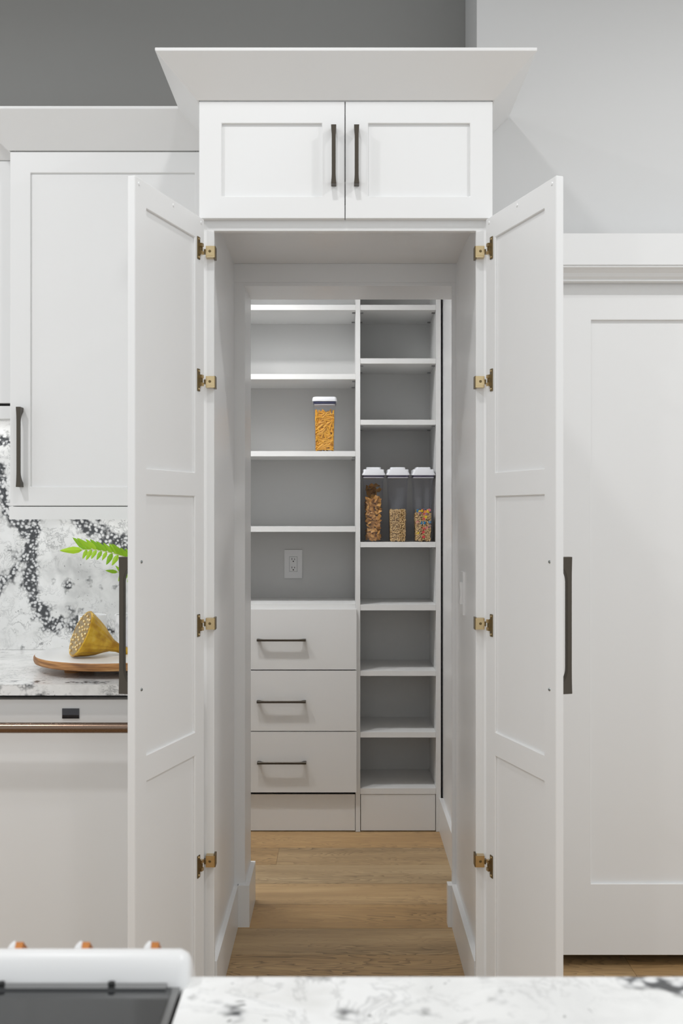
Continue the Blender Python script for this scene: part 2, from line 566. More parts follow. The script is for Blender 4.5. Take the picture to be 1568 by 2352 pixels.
# walls
wb = boxes('wall_back', [(LX, JL, YW, YB, 0, CEIL), (JL, RW, YW, YB, HEAD, CEIL), (RW, RW + 0.12, YW, YB, 0, CEIL)], M['dark_wall'])
tag(wb, 'dark grey painted wall rising above the white cabinets', 'wall', kind='structure')
YD = YR - 0.045        # face of the hanging door
DX0, DX1 = X(1264, YD), X(1264, YD) + 0.94
wr = boxes('wall_right', [(351 * U, DX0 + 0.04, YR, YW - 0.002, 0, CEIL), (DX1 - 0.04, RX, YR, YW - 0.002, 0, CEIL), (DX0 + 0.04, DX1 - 0.04, YR, YW - 0.002, 2.06, CEIL),
                          (DX0 + 0.04, DX1 - 0.04, YW - 0.02, YW - 0.002, 0, 2.06)], M['wall'])
tag(wr, 'light grey wall to the right of the pantry cabinet', 'wall', kind='structure')
ce = box('ceiling', LX, RX, -4.2, YB, CEIL, CEIL + 0.1, M['ceiling'], b=0)
tag(ce, 'white kitchen ceiling above the cabinets', 'ceiling', kind='structure')
YP = 2.09              # pantry back wall
o = box('wall_pantry_right', RW, RW + 0.12, YB, YP + 0.1, 0, PCEIL, M['passage'], b=0)
tag(o, 'light grey pantry side wall right of the shelving', 'wall', kind='structure')
o = box('wall_pantry_left', -1.75, -1.65, YB, YP + 0.1, 0, PCEIL, M['passage'], b=0)
tag(o, 'light grey pantry side wall left of the drawers', 'wall', kind='structure')
o = box('wall_pantry_back', -1.65, RW, YP, YP + 0.1, 0, PCEIL, M['passage'], b=0)
tag(o, 'light grey wall behind the pantry shelving', 'wall', kind='structure')
o = box('ceiling_pantry', -1.75, RW + 0.12, YB, YP + 0.1, PCEIL, PCEIL + 0.08, M['ceiling'], b=0)
tag(o, 'white pantry ceiling above the shelving', 'ceiling', kind='structure')
# pantry-side skin of the main wall, light like the pantry
o = boxes('wall_pantry_front', [(-1.65, JL, YB, YB + 0.012, 0, PCEIL), (JL, RW, YB, YB + 0.012, HEAD, PCEIL)], M['passage'])
tag(o, 'light grey inner face of the pantry doorway wall', 'wall', kind='structure')

# cased opening: jamb liner, side boards, head board
YC = 0.655
o = boxes('trim_1', [(WL, JL, YC, YW, 0, PTOP)], M['passage'], b=0.0012)
tag(o, 'white left side board of the inner pantry doorway', 'trim', kind='structure')
o = boxes('trim_2', [(312 * U, RW - 0.002, YC, YW, 0, PTOP)], M['passage'], b=0.0012)
tag(o, 'white right side board of the inner pantry doorway', 'trim', kind='structure')
o = box('trim_3', WL, WR, YC - 0.003, YC - 0.0002, HEAD + 0.006, PTOP, M['passage'], b=0.001)
tag(o, 'white head board across the inner pantry doorway', 'trim', kind='structure')
o = box('trim_4', JL + 0.0002, RW - 0.0025, YC + 0.0012, YB + 0.012, HEAD - 0.006, HEAD, M['passage'], b=0.0008)
tag(o, 'white head lining under the top of the inner doorway', 'trim', kind='structure')
o = box('trim_5', JL, JL + 0.005, YC, YB + 0.012, 0, HEAD - 0.006, M['passage'], b=0.0008)
tag(o, 'white left jamb lining of the inner pantry doorway', 'trim', kind='structure')
o = box('trim_6', JL, 312 * U, YC + 0.0006, YW, HEAD + 0.0001, PTOP, M['passage'], b=0)
tag(o, 'white packing board above the inner pantry doorway', 'trim', kind='structure')

BH, BT = 117 * U, 0.016
def baseboard(name, lst, label):
    o_ = boxes(name, lst, M['trim'], b=0.0014)
    tag(o_, label, 'baseboard', kind='structure')
baseboard('baseboard_passage_left', [(WL, WL + BT - 0.002, 0.045, YC, 0, BH)], 'white baseboard along the left side of the pantry passage')
baseboard('baseboard_passage_right', [(WR - BT, WR, 0.045, YC, 0, BH)], 'white baseboard along the right side of the pantry passage')
JB = JL + 0.005
baseboard('baseboard_jamb_left', [(WL + 0.012, JB + BT, YC - 0.016, YC, 0, BH), (JB, JB + BT, YC, YB + 0.02, 0, BH)], 'white baseboard block wrapping the left doorway jamb')
baseboard('baseboard_jamb_right', [(312 * U - BT, WR - BT, YC - 0.016, YC, 0, BH), (312 * U - BT, 312 * U, YC, YW, 0, BH)], 'white baseboard block wrapping the right doorway jamb')
baseboard('baseboard_pantry_right', [(RW - BT, RW, YB, YS, 0, BH + 0.006)], 'white baseboard along the pantry wall beside the shelving')
baseboard('baseboard_right', [(352 * U, DX0 + 0.03, YR - BT, YR, 0, BH)], 'white baseboard at the foot of the right wall')

# ceiling lamps
def downlight(x, y, z, r, label):
    e = empty('recessed_downlight', (x, y, z))
    bm = bmesh.new()
    add_lathe(bm, [(r * 0.72, -0.001), (r * 0.78, -0.006), (r, -0.006), (r + 0.004, 0.0), (r * 0.72, 0.0)], 32, (x, y, z))
    finish(bm, 'trim_ring', M['lamp_trim'], e, smooth=True)
    bm = bmesh.new()
    add_cyl(bm, (x, y, z - 0.0005), (x, y, z), r * 0.72, n=32)
    finish(bm, 'lens', M['glow'], e)
    tag(e, label, 'downlight', 'recessed ceiling downlights')
for (x, y, e_), lab in zip(KITCHEN_LAMPS, ('round recessed ceiling downlight in front of the tall pantry cabinet', 'round recessed ceiling downlight in front of the left wall cabinets',
        'round recessed ceiling downlight in front of the right hanging door', 'round recessed ceiling downlight above the range side of the island', 'round recessed ceiling downlight above the counter side of the island')):
    downlight(x, y, CEIL, 0.085, lab)
for (x, y, e_), lab in zip(PANTRY_LAMPS, ('round recessed pantry ceiling downlight in front of the drawers', 'round recessed pantry ceiling downlight furthest left of the drawers')):
    downlight(x, y, PCEIL, 0.075, lab)

# ================================================================ TALL PANTRY CABINET
pc = empty('pantry_cabinet', ((PXL + PXR) / 2, 0.3, 0))
tag(pc, 'tall white pantry cabinet with two open doors and two small doors on top', 'cabinet')
DT = 0.020
FY = DT + 0.001        # face frame front
UB, UT = CAMH + 674 * U, CAMH + 943.5 * U      # small upper doors bottom and top
FRB = CAMH + 650 * U   # underside of the frame rail
OL, OR = X(491.5, FY), X(1093, FY)
box('side_panel', PXL, WL, FY + 0.019, YW - 0.001, 0, UT, M['passage'], pc)
box('side_panel', WR, PXR, FY + 0.019, YW - 0.003, 0, UT, M['passage'], pc)
box('cabinet_floor', WL, WR, FY + 0.019, YC - 0.004, PTOP, PTOP + 0.018, M['passage'], pc, b=0)
box('cabinet_top', WL, WR, FY + 0.019, YC - 0.004, UT - 0.018, UT, M['white'], pc, b=0)
bm = frame_bm(PXR - PXL, UT, 0.019, [(OL - PXL, OR - PXL, -0.0, FRB), (OL - PXL, OR - PXL, FRB + 0.06, UT - 0.03)])
bev(bm, 0.0012)
bmesh.ops.translate(bm, verts=bm.verts, vec=(PXL, FY, 0))
finish(bm, 'face_frame', M['white'], pc)
# small doors
SW = 52 * U
def small_door(x0, x1, hx):
    W, H = x1 - x0, UT - UB
    d = shaker('upper_door', pc, x0, x1, UB, UT, 0.0, DT, [(SW, W - SW, 51 * U, H - 51 * U)], M['white'], recess=0.008)
    pull(d, (hx, 0.0, CAMH + (1176 - 361.5) * U), 134 * U, P=0.030, wid=0.0105)
    return d
small_door(PXL, X(791.2, 0), X(766, -0.03))
small_door(X(793.2, 0), PXR, X(818.8, -0.03))

# tall doors, open
DW = 335 * U
ZT, ZB = CAMH + 671 * U, 0.035
ang = math.atan2(97, 323)
RAIL, STI = 51 * U, 50 * U
dz = lambda u: CAMH + u * U - ZB
H_T = ZT - ZB
HOLES = [(STI, DW - STI, dz(89), H_T - 53 * U), (STI, DW - STI, dz(-495), dz(35)), (STI, DW - STI, 70 * U, dz(-549))]
HINGE_Z = [CAMH + u * U for u in (598, 299, -257, -803)]
def tall_door(side):
    hx = -315 * U if side < 0 else 331 * U
    th = math.radians(-90) - side * -ang if False else (math.radians(-90) - ang if side < 0 else math.radians(-90) + ang)
    y0 = -DT if side < 0 else 0.0          # local slab: inner face at y = 0
    bm = frame_bm(DW, H_T, DT, HOLES, y0)
    bev(bm, 0.0018)
    me = bpy.data.meshes.new('tall_door')
    bmesh.ops.recalc_face_normals(bm, faces=bm.faces)
    bm.to_mesh(me); bm.free()
    me.materials.append(M['white'])
    d = bpy.data.objects.new('tall_door', me)
    COL.objects.link(d)
    d.parent = pc
    d.location = Vector((hx, -0.004, ZB)) - OFF[pc.name]
    d.rotation_euler = (0, 0, th)
    OFF[d.name] = Vector((0, 0, 0))
    for h in HOLES:
        box('panel', h[0] - 0.004, h[1] + 0.004, y0 + 0.006, y0 + DT - 0.006, h[2] - 0.004, h[3] + 0.004, M['white'], d, b=0)
    out = -1 if side < 0 else 1
    pull(d, (DW - 0.032, y0 if side < 0 else DT, (1.268 + 0.94) / 2 - ZB), 0.327, facing=out, P=0.036, wid=0.013, thick=0.012, foot=0.016)
    # screw heads of the pull and soft bumpers on the inner face
    ins = 1 if side < 0 else -1
    for zz in (1.268 - 0.012, 0.94 + 0.012):
        bm = bmesh.new()
        add_cyl(bm, (DW - 0.032, 0, zz - ZB), (DW - 0.032, ins * 0.0022, zz - ZB), 0.0042, 0.003, 14)
        finish(bm, 'screw', M['chrome'], d)
    for tx in (0.02, DW * 0.48, DW - 0.02):
        bm = bmesh.new()
        add_cyl(bm, (tx, 0, H_T - 0.014), (tx, ins * 0.002, H_T - 0.014), 0.005, 0.0035, 14)
        finish(bm, 'bumper', M['plastic'], d)
    # hinge cup plates (on the door)
    for hz in HINGE_Z:
        bm = bmesh.new()
        z = hz - ZB
        add_box(bm, 0.030, 0.046, 0 if ins > 0 else -0.0025, 0.0025 if ins > 0 else 0, z - 0.030, z + 0.030)
        prof = [(0.030, -0.017), (0.030, 0.017), (0.020, 0.014), (0.013, 0.006), (0.013, -0.006), (0.020, -0.014)]
        A = [bm.verts.new((x_, 0, z + q)) for x_, q in prof]
        B = [bm.verts.new((x_, ins * 0.0025, z + q)) for x_, q in prof]
        bm.faces.new(A); bm.faces.new(B[::-1])
        for i in range(6):
            bm.faces.new((A[i], A[(i + 1) % 6], B[(i + 1) % 6], B[i]))
        bmesh.ops.recalc_face_normals(bm, faces=bm.faces)
        bev(bm, 0.0007)
        h = finish(bm, 'hinge_cup', M['brass_shaded'], d)
        bm = bmesh.new()
        for q in (-0.0105, 0.0105):
            add_box(bm, 0.020, 0.032, min(0, ins * 0.008), max(0, ins * 0.008), z + q - 0.0045, z + q + 0.0045)
        for q in (-0.024, 0.024):
            add_cyl(bm, (0.038, 0, z + q), (0.038, ins * 0.004, z + q), 0.0042, 0.003, 12)
        bev(bm, 0.0015, 2)
        finish(bm, 'hinge_screw', M['brass'], d)
    return d
tall_door(-1)
tall_door(1)
# hinge bodies clipped over the frame edge
for side in (-1, 1):
    for hz in HINGE_Z:
        e = OL if side < 0 else OR
        s = 1 if side < 0 else -1          # towards the opening
        def bx(a, b_, y0, y1, z0, z1):
            xa, xb = e + s * a, e + s * b_
            return (min(xa, xb), max(xa, xb), y0, y1, hz + z0, hz + z1)
        bm = bmesh.new()
        add_box(bm, *bx(-0.020, 0.004, -0.001, FY, -0.0155, 0.0155))
        bev(bm, 0.003, 2)
        h = finish(bm, 'hinge', M['brass'], pc, smooth=True)
        bm = bmesh.new()
        add_box(bm, *bx(0.0005, 0.0055, 0.004, FY + 0.014, -0.0165, 0.0165))
        bev(bm, 0.001)
        finish(bm, 'clip', M['brass_shaded'], h)
        bm = bmesh.new()
        add_box(bm, *bx(-0.0275, -0.020, -0.004, 0.010, -0.006, 0.006))
        bev(bm, 0.001)
        finish(bm, 'link', M['brass_shaded'], h)
        bm = bmesh.new()
        add_box(bm, *bx(-0.0175, 0.0015, -0.0022, -0.001, -0.0105, 0.0105))
        bev(bm, 0.0008)
        finish(bm, 'cover', M['brass'], h)
        bm = bmesh.new()
        xc = e - s * 0.009
        add_cyl(bm, (xc, -0.0022, hz + 0.001), (xc, -0.0036, hz + 0.001), 0.0038, 0.0030, 14)
        finish(bm, 'screw', M['brass_shaded'], h)

# crown moulding
CP = [(0.0, 0.0), (0.005, 0.0), (0.102, 0.0925), (0.102, 0.1005), (0.088, 0.1005), (0.0, 0.018)]
def crown(parent, path, z, mat):
    """path = list of functions d -> (x, y)."""
    bm = bmesh.new()
    secs = [[(f(d)[0], f(d)[1], z + h) for d, h in CP] for f in path]
    add_sweep(bm, secs)
    bmesh.ops.recalc_face_normals(bm, faces=bm.faces)
    bev(bm, 0.0012)
    return finish(bm, 'crown_moulding', mat, parent)
CZ = CAMH + 944.5 * U
crown(pc, [lambda d: (PXL - d, YW - 0.001), lambda d: (PXL - d, -d + 0.0), lambda d: (PXR + d, -d + 0.0), lambda d: (PXR + d, YR - 0.001)], CZ, M['white'])
box('crown_backing', PXL + 0.002, PXR - 0.002, 0.003, YR, UT, CZ + 0.05, M['white'], pc, b=0)

# light switch on the right passage wall
ls = empty('light_switch', (WR, 0.442, Z(1362, 0.44)))
tag(ls, 'white rocker light switch on the right passage wall', 'light switch')
zc = Z(1362, 0.44)
PH = 49 * S(0.44) * U
box('plate', WR - 0.0065, WR, 0.405, 0.478, zc - PH, zc + PH, M['plastic'], ls, b=0.0028, seg=2)
bm = bmesh.new()
R_ = 25 * S(0.44) * U
pf = [(0, -R_), (0.0075, -R_), (0.0085, -R_ * 0.85), (0.0055, 0), (0.0085, R_ * 0.85), (0.0075, R_), (0, R_)]
add_sweep(bm, [[(WR - 0.0062 - a, 0.425, zc + b_) for a, b_ in pf], [(WR - 0.0062 - a, 0.458, zc + b_) for a, b_ in pf]])
finish(bm, 'rocker', M['plastic'], ls)

# ================================================================ LEFT WALL CABINETS
UL = X(23, YU)
wc = empty('wall_cabinet', ((UL + PXL) / 2, 0.55, Z(1193, YU)))
tag(wc, 'white wall cabinet with framed door and long bronze pull left of the pantry', 'cabinet')
zb, zt = Z(1162, YU), Z(348.5, YU)
DR = X(447, YU) + 54 * U
box('cabinet_box', UL + 0.003, PXL - 0.001, YU + DT + 0.002, YW - 0.001, zb - 0.004, zt, M['white'], wc)
d = shaker('cabinet_door', wc, UL, DR, zb, zt, YU, DT, [(X(70, YU) - UL, X(447, YU) - UL, zb * 0 + Z(1118, YU) - zb, Z(397, YU) - zb)], M['white'])
pull(d, (X(44.5, YU - 0.02), YU, Z(1026.5, YU - 0.03)), 184 * U * S(YU - 0.03), P=0.034, wid=0.0105, thick=0.011)
box('filler', DR + 0.001, PXL - 0.0005, YU + 0.006, YU + DT + 0.002, zb, zt, M['white'], wc)
box('light_rail', UL - 0.002, PXL - 0.001, YU - 0.001, YU + 0.024, Z(1193, YU), Z(1163.5, YU) - 0.0005, M['white'], wc)
bl = box('light_strip', UL + 0.05, PXL - 0.03, 0.555, 0.575, zb - 0.012, zb - 0.004, M['lamp_trim'], wc)
strip_lamp((UL + PXL) / 2, 0.565, zb - 0.0135, 0.52, 0.38)
YQ = 0.492             # recessed neighbour face
crown(wc, [lambda d: (UL - d, YQ), lambda d: (UL - d, YU - d), lambda d: (PXL - 0.012 - 0.0005, YU - d)], CZ, M['white'])
rc = empty('wall_cabinet', (-1.4, 0.58, Z(961, YQ)))
tag(rc, 'shorter set-back white wall cabinet at the left edge, bottom ending high above the counter', 'cabinet')
box('cabinet_box', -1.86, UL + 0.002, YQ + DT + 0.002, YW - 0.001, Z(961, YQ) + 0.02, Z(369, YQ) + 0.001, M['white'], rc)
for a, b_, hx in ((-1.86, -1.445, -1.47), (-1.443, UL - 0.003, None)):
    W, H = b_ - a, Z(369, YQ) - Z(926, YQ)
    dd = shaker('cabinet_door', rc, a, b_, Z(926, YQ), Z(369, YQ), YQ, DT, [(0.06, W - 0.06, 0.06, H - 0.06)], M['white'])
    pull(dd, (a + 0.03 if hx is None else hx, YQ, Z(926, YQ) + 0.16), 0.22, P=0.034)
box('light_rail', -1.86, UL - 0.003, YQ, YQ + 0.024, Z(961, YQ), Z(932.5, YQ), M['white'], rc)
box('shadow_gap', -1.85, UL - 0.004, YQ + 0.018, YQ + 0.021, Z(935, YQ), Z(924, YQ), M['dark_gap'], rc, b=0)
box('light_strip', -1.8, UL - 0.03, 0.585, 0.605, Z(961, YQ) + 0.012, Z(961, YQ) + 0.0202, M['lamp_trim'], rc)
strip_lamp((UL - 1.8) / 2, 0.595, Z(961, YQ) + 0.0105, 0.66, 0.6)
crown(rc, [lambda d: (-1.86, YQ - d), lambda d: (UL - 0.012, YQ - d)], CZ, M['white'])

# ================================================================ LEFT COUNTER, BACKSPLASH, DISHWASHER
CT = 0.915
YF = -0.050
CX1 = PXL - 0.022
def seg_dist(p, a, b_):
    ax, ay = a; bx_, by = b_
    dx, dy = bx_ - ax, by - ay
    t = max(0, min(1, ((p[0] - ax) * dx + (p[1] - ay) * dy) / (dx * dx + dy * dy + 1e-12)))
    return math.hypot(p[0] - ax - t * dx, p[1] - ay - t * dy)
def vein_mask(p, lines):
    best = 0.0
    for pts, wd, amp in lines:
        for a, b_ in zip(pts, pts[1:]):
            best = max(best, amp * max(0.0, 1.0 - seg_dist(p, a, b_) / wd))
    return best

def slab_with_veins(name, x0, x1, y0, y1, z0, z1, plane, step, lines, mat, parent=None, b=0.002):
    """a quartz slab whose main face is a fine grid carrying the vein course."""
    bm = bmesh.new()
    add_box(bm, x0, x1, y0, y1, z0, z1)
    bev(bm, b, 2)
    lay = None
    if plane == 'xz':
        cuts = [((1, 0, 0), 0, x0, x1), ((0, 0, 1), 2, z0, z1)]
    else:
        cuts = [((1, 0, 0), 0, x0, x1), ((0, 1, 0), 1, y0, y1)]
    for nrm, ax, lo, hi in cuts:
        n = int((hi - lo) / step)
        for i in range(1, n):
            p = [0, 0, 0]; p[ax] = lo + (hi - lo) * i / n
            bmesh.ops.bisect_plane(bm, geom=bm.verts[:] + bm.edges[:] + bm.faces[:], plane_co=p, plane_no=nrm)
    lay = bm.verts.layers.float.new('vein')
    for v in bm.verts:
        q = (v.co.x, v.co.z) if plane == 'xz' else (v.co.x, v.co.y)
        v[lay] = vein_mask(q, lines)
    return finish(bm, name, mat, parent)

def wx(px, py):
    return (X(px, YW - 0.012), Z(py, YW - 0.012))
VL = [([wx(80, 1195), wx(62, 1262), wx(72, 1340), wx(92, 1400), wx(118, 1436), wx(190, 1428), wx(262, 1470), wx(330, 1462)], 0.052, 1.0),
      ([wx(64, 1268), wx(30, 1310), wx(-10, 1350), wx(-60, 1370)], 0.046, 1.0),
      ([wx(180, 1190), wx(228, 1222), wx(290, 1258), wx(340, 1268)], 0.058, 1.0),
      ([wx(-20, 1060), wx(8, 1130), wx(22, 1180), wx(64, 1215)], 0.06, 1.0),
      ([wx(-30, 1000), wx(8, 1012), wx(30, 1020)], 0.05, 0.8),
      ([wx(120, 1320), wx(150, 1345), wx(200, 1330)], 0.03, 0.45),
      ([wx(-60, 1370), wx(-160, 1300), wx(-300, 1420)], 0.05, 1.0)]
bs = slab_with_veins('backsplash', -1.86, PXL - 0.001, YW - 0.013, YW - 0.0005, CT + 0.0005, Z(961, YQ) + 0.05, 'xz', 0.011, VL, M['quartz'], b=0.0006)
tag(bs, 'white quartz backsplash with pebbly charcoal veins under the wall cabinets', 'backsplash', kind='structure')
lines = [([(-1.9, 0.1), (-1.2, 0.16), (-1.0, 0.06), (-0.8, -0.03), (-0.5, 0.0)], 0.05, 0.55), ([(-1.0, -0.05), (-0.8, -0.045)], 0.03, 0.6)]
ct = slab_with_veins('countertop', -2.2, CX1, YF, YW - 0.001, CT - 0.029, CT, 'xy', 0.03, lines, M['quartz'], b=0.003)
tag(ct, 'white quartz counter with grey veins above the dishwasher', 'countertop')
# strip between counter and pantry side
# dishwasher
dw = empty('dishwasher', (-0.72, 0.25, 0))
tag(dw, 'matte white dishwasher with bronze bar handle under the left counter', 'dishwasher')
DY = -0.025
dx0, dx1 = -1.018, -0.422
dz1 = Z(1607, DY)
box('body', dx0 + 0.004, dx1 - 0.004, DY + 0.05, 0.58, 0.10, CT - 0.034, M['dark_gap'], dw, b=0)
box('door', dx0, dx1, DY, DY + 0.048, 0.105, dz1, M['appliance'], dw, b=0.004, seg=3)
box('kick_plate', dx0, dx1, DY + 0.06, DY + 0.075, 0.0, 0.10, M['dark_gap'], dw, b=0)
hb = bmesh.new()
hz = Z(1672, DY - 0.06)
add_cyl(hb, (dx0 + 0.02, DY - 0.058, hz), (dx1 - 0.02, DY - 0.058, hz), 0.0138, n=28)
bev(hb, 0.002, 2, 60)
h = finish(hb, 'handle', M['bronze_bright'], dw, smooth=True)
for xx in (dx0 + 0.045, dx1 - 0.045):
    hb = bmesh.new()
    add_cyl(hb, (xx, DY - 0.05, hz), (xx, DY + 0.001, hz), 0.009, n=16)
    finish(hb, 'handle_post', M['bronze_bright'], h)
bz0, bz1 = Z(1650, DY), Z(1627, DY)
bd = box('badge', X(143, DY), X(182, DY), DY - 0.0022, DY, bz0, bz1, M['badge'], dw, b=0.0006)
box('badge_strip', X(143.5, DY), X(181.5, DY), DY - 0.0032, DY - 0.0022, bz0 + 0.0005, bz0 + (bz1 - bz0) * 0.36, M['badge_low'], bd, b=0.0008)
# neighbouring base cabinet (left edge, out of the photograph) and filler
bc = empty('base_cabinet', (-1.6, 0.3, 0))
tag(bc, 'white base cabinet left of the dishwasher under the counter', 'cabinet')
box('cabinet_box', -2.2, dx0 - 0.004, 0.0, YW - 0.002, 0.10, CT - 0.030, M['white'], bc)
box('kick_plate', -2.2, dx0 - 0.004, 0.06, 0.08, 0.0, 0.10, M['dark_gap'], bc, b=0)
for a, b_ in ((-2.198, -1.613), (-1.611, dx0 - 0.006)):
    dd = shaker('cabinet_door', bc, a, b_, 0.11, 0.70, DY + 0.003, 0.02, [(0.06, b_ - a - 0.06, 0.06, 0.53)], M['white'])
    pull(dd, (b_ - 0.03 if a < -2 else a + 0.03, DY + 0.003, 0.58), 0.16)
    dd = box('drawer', a, b_, DY + 0.003, DY + 0.023, 0.704, 0.862, M['white'], bc)
    pull(dd, ((a + b_) / 2, DY + 0.003, 0.785), 0.16, axis='x')

# ---------------------------------------------------------------- things on the left counter
TX, TY, TR = -0.665, 0.262, 0.236
TZ = CT + 0.045
tr = empty('serving_board', (TX, TY, CT))
tag(tr, 'round white-topped wooden serving board on the left counter', 'serving board')
bm = bmesh.new()
n = 72
add_lathe(bm, [(TR - 0.012, 0.021), (TR - 0.003, 0.024), (TR, 0.031), (TR, 0.040), (TR - 0.003, 0.0445)], n, (TX, TY, CT), close=True)
finish(bm, 'board', M['tray_wood'], tr, smooth=True)
bm = bmesh.new()
add_lathe(bm, [(TR - 0.004, 0.0440), (TR - 0.0045, 0.0455), (TR - 0.008, 0.046)], n, (TX, TY, CT), close=True)
finish(bm, 'enamel_top', M['ceramic'], tr, smooth=True)
for a in (40, 140, 220, 320):
    bm = bmesh.new()
    q = math.radians(a)
    add_cyl(bm, (TX + 0.14 * math.cos(q), TY + 0.14 * math.sin(q), CT + 0.0002), (TX + 0.14 * math.cos(q), TY + 0.14 * math.sin(q), CT + 0.022), 0.022, 0.026, 24)
    finish(bm, 'foot', M['tray_wood'], tr, smooth=True)
TOP = CT + 0.046

# gold lotus pod
pod = empty('lotus_pod', (-0.72, 0.16, TOP))
tag(pod, 'gold glazed lotus pod ornament lying on the round board', 'ornament')
ax = Vector((-0.80, -0.44, 0.40)).normalized()
hr = 0.069
head = Vector((X(186, 0.15), 0.150, TOP + hr * math.sqrt(1 - ax.z ** 2) + 0.0035))
rot = ax.to_track_quat('Z', 'Y').to_matrix().to_4x4()
Tm = Matrix.Translation(head) @ rot
prof = [(0.006, -0.150), (0.011, -0.149), (0.0125, -0.135), (0.013, -0.115), (0.018, -0.096), (0.030, -0.076), (0.043, -0.058), (0.054, -0.036), (0.063, -0.014), (hr, -0.003), (hr, 0.001), (hr - 0.003, 0.003), (hr - 0.006, 0.0015)]
bm = bmesh.new()
rib = lambda t, z: 1 + (0.018 * math.sin(22 * t) + 0.012 * math.sin(9 * t + 1)) * (1 if -0.12 < z < -0.01 else 0.35)
rr = add_lathe(bm, prof, 132, rfun=rib)
bm.faces.new(rr[0][::-1])
bmesh.ops.transform(bm, matrix=Tm, verts=bm.verts)
finish(bm, 'pod', M['gold'], pod, smooth=True)
bm = bmesh.new()
add_lathe(bm, [(hr - 0.0045, 0.0), (hr - 0.0055, 0.0022), (hr * 0.6, 0.0035), (0.004, 0.0045)], 64, close=True)
bmesh.ops.transform(bm, matrix=Tm, verts=bm.verts)
finish(bm, 'seed_face', M['gold_face'], pod, smooth=True)
me_seed = None
rs = random.Random(4)
spots = []
while len(spots) < 34:
    a, q = rs.uniform(0, 6.283), hr * 0.88 * math.sqrt(rs.random())
    p = (q * math.cos(a), q * math.sin(a))
    if all(math.hypot(p[0] - u[0], p[1] - u[1]) > 0.0125 for u in spots):
        spots.append(p)
    elif rs.random() < 0.002:
        break
for p in spots:
    bmx = bmesh.new()
    bmesh.ops.create_uvsphere(bmx, u_segments=10, v_segments=7, radius=0.0042)
    bmesh.ops.transform(bmx, matrix=Tm @ Matrix.Translation((p[0], p[1], 0.004)), verts=bmx.verts)
    finish(bmx, 'seed', M['gold_bead'], pod, smooth=True)

# two white marble cups behind the pod
def cup(x, y, r, h, label):
    bm = bmesh.new()
    add_lathe(bm, [(r * 0.90, 0.0), (r * 0.97, 0.004), (r, 0.012), (r, h - 0.003), (r - 0.0015, h), (r - 0.005, h - 0.001), (r - 0.006, h - 0.012), (r - 0.008, 0.01), (0.002, 0.008)], 48, (x, y, TOP + 0.0005), close=True)
    o_ = finish(bm, 'marble_cup', M['marble'], smooth=True)
    tag(o_, label, 'cup', 'white marble cups on the round board')
cup(X(213, 0.42), 0.42, 0.0435, 0.094, 'white marble cup standing right behind the gold lotus pod')
cup(X(295, 0.42), 0.425, 0.0435, 0.096, 'white marble cup behind the clear vase, beside the pantry door')
# clear vase with fern
VX, VY = X(318, 0.30), 0.30
bm = bmesh.new()
add_lathe(bm, [(0.020, 0.0), (0.040, 0.003), (0.052, 0.03), (0.054, 0.055), (0.046, 0.085), (0.028, 0.11), (0.022, 0.125), (0.026, 0.14), (0.0245, 0.14), (0.0205, 0.125), (0.0265, 0.11), (0.0445, 0.085), (0.0525, 0.055), (0.0505, 0.03), (0.039, 0.005), (0.004, 0.004)], 48, (VX, VY, TOP + 0.0005))
o = finish(bm, 'vase', M['clear'], smooth=True)
tag(o, 'clear round glass vase half hidden by the open pantry door', 'vase')

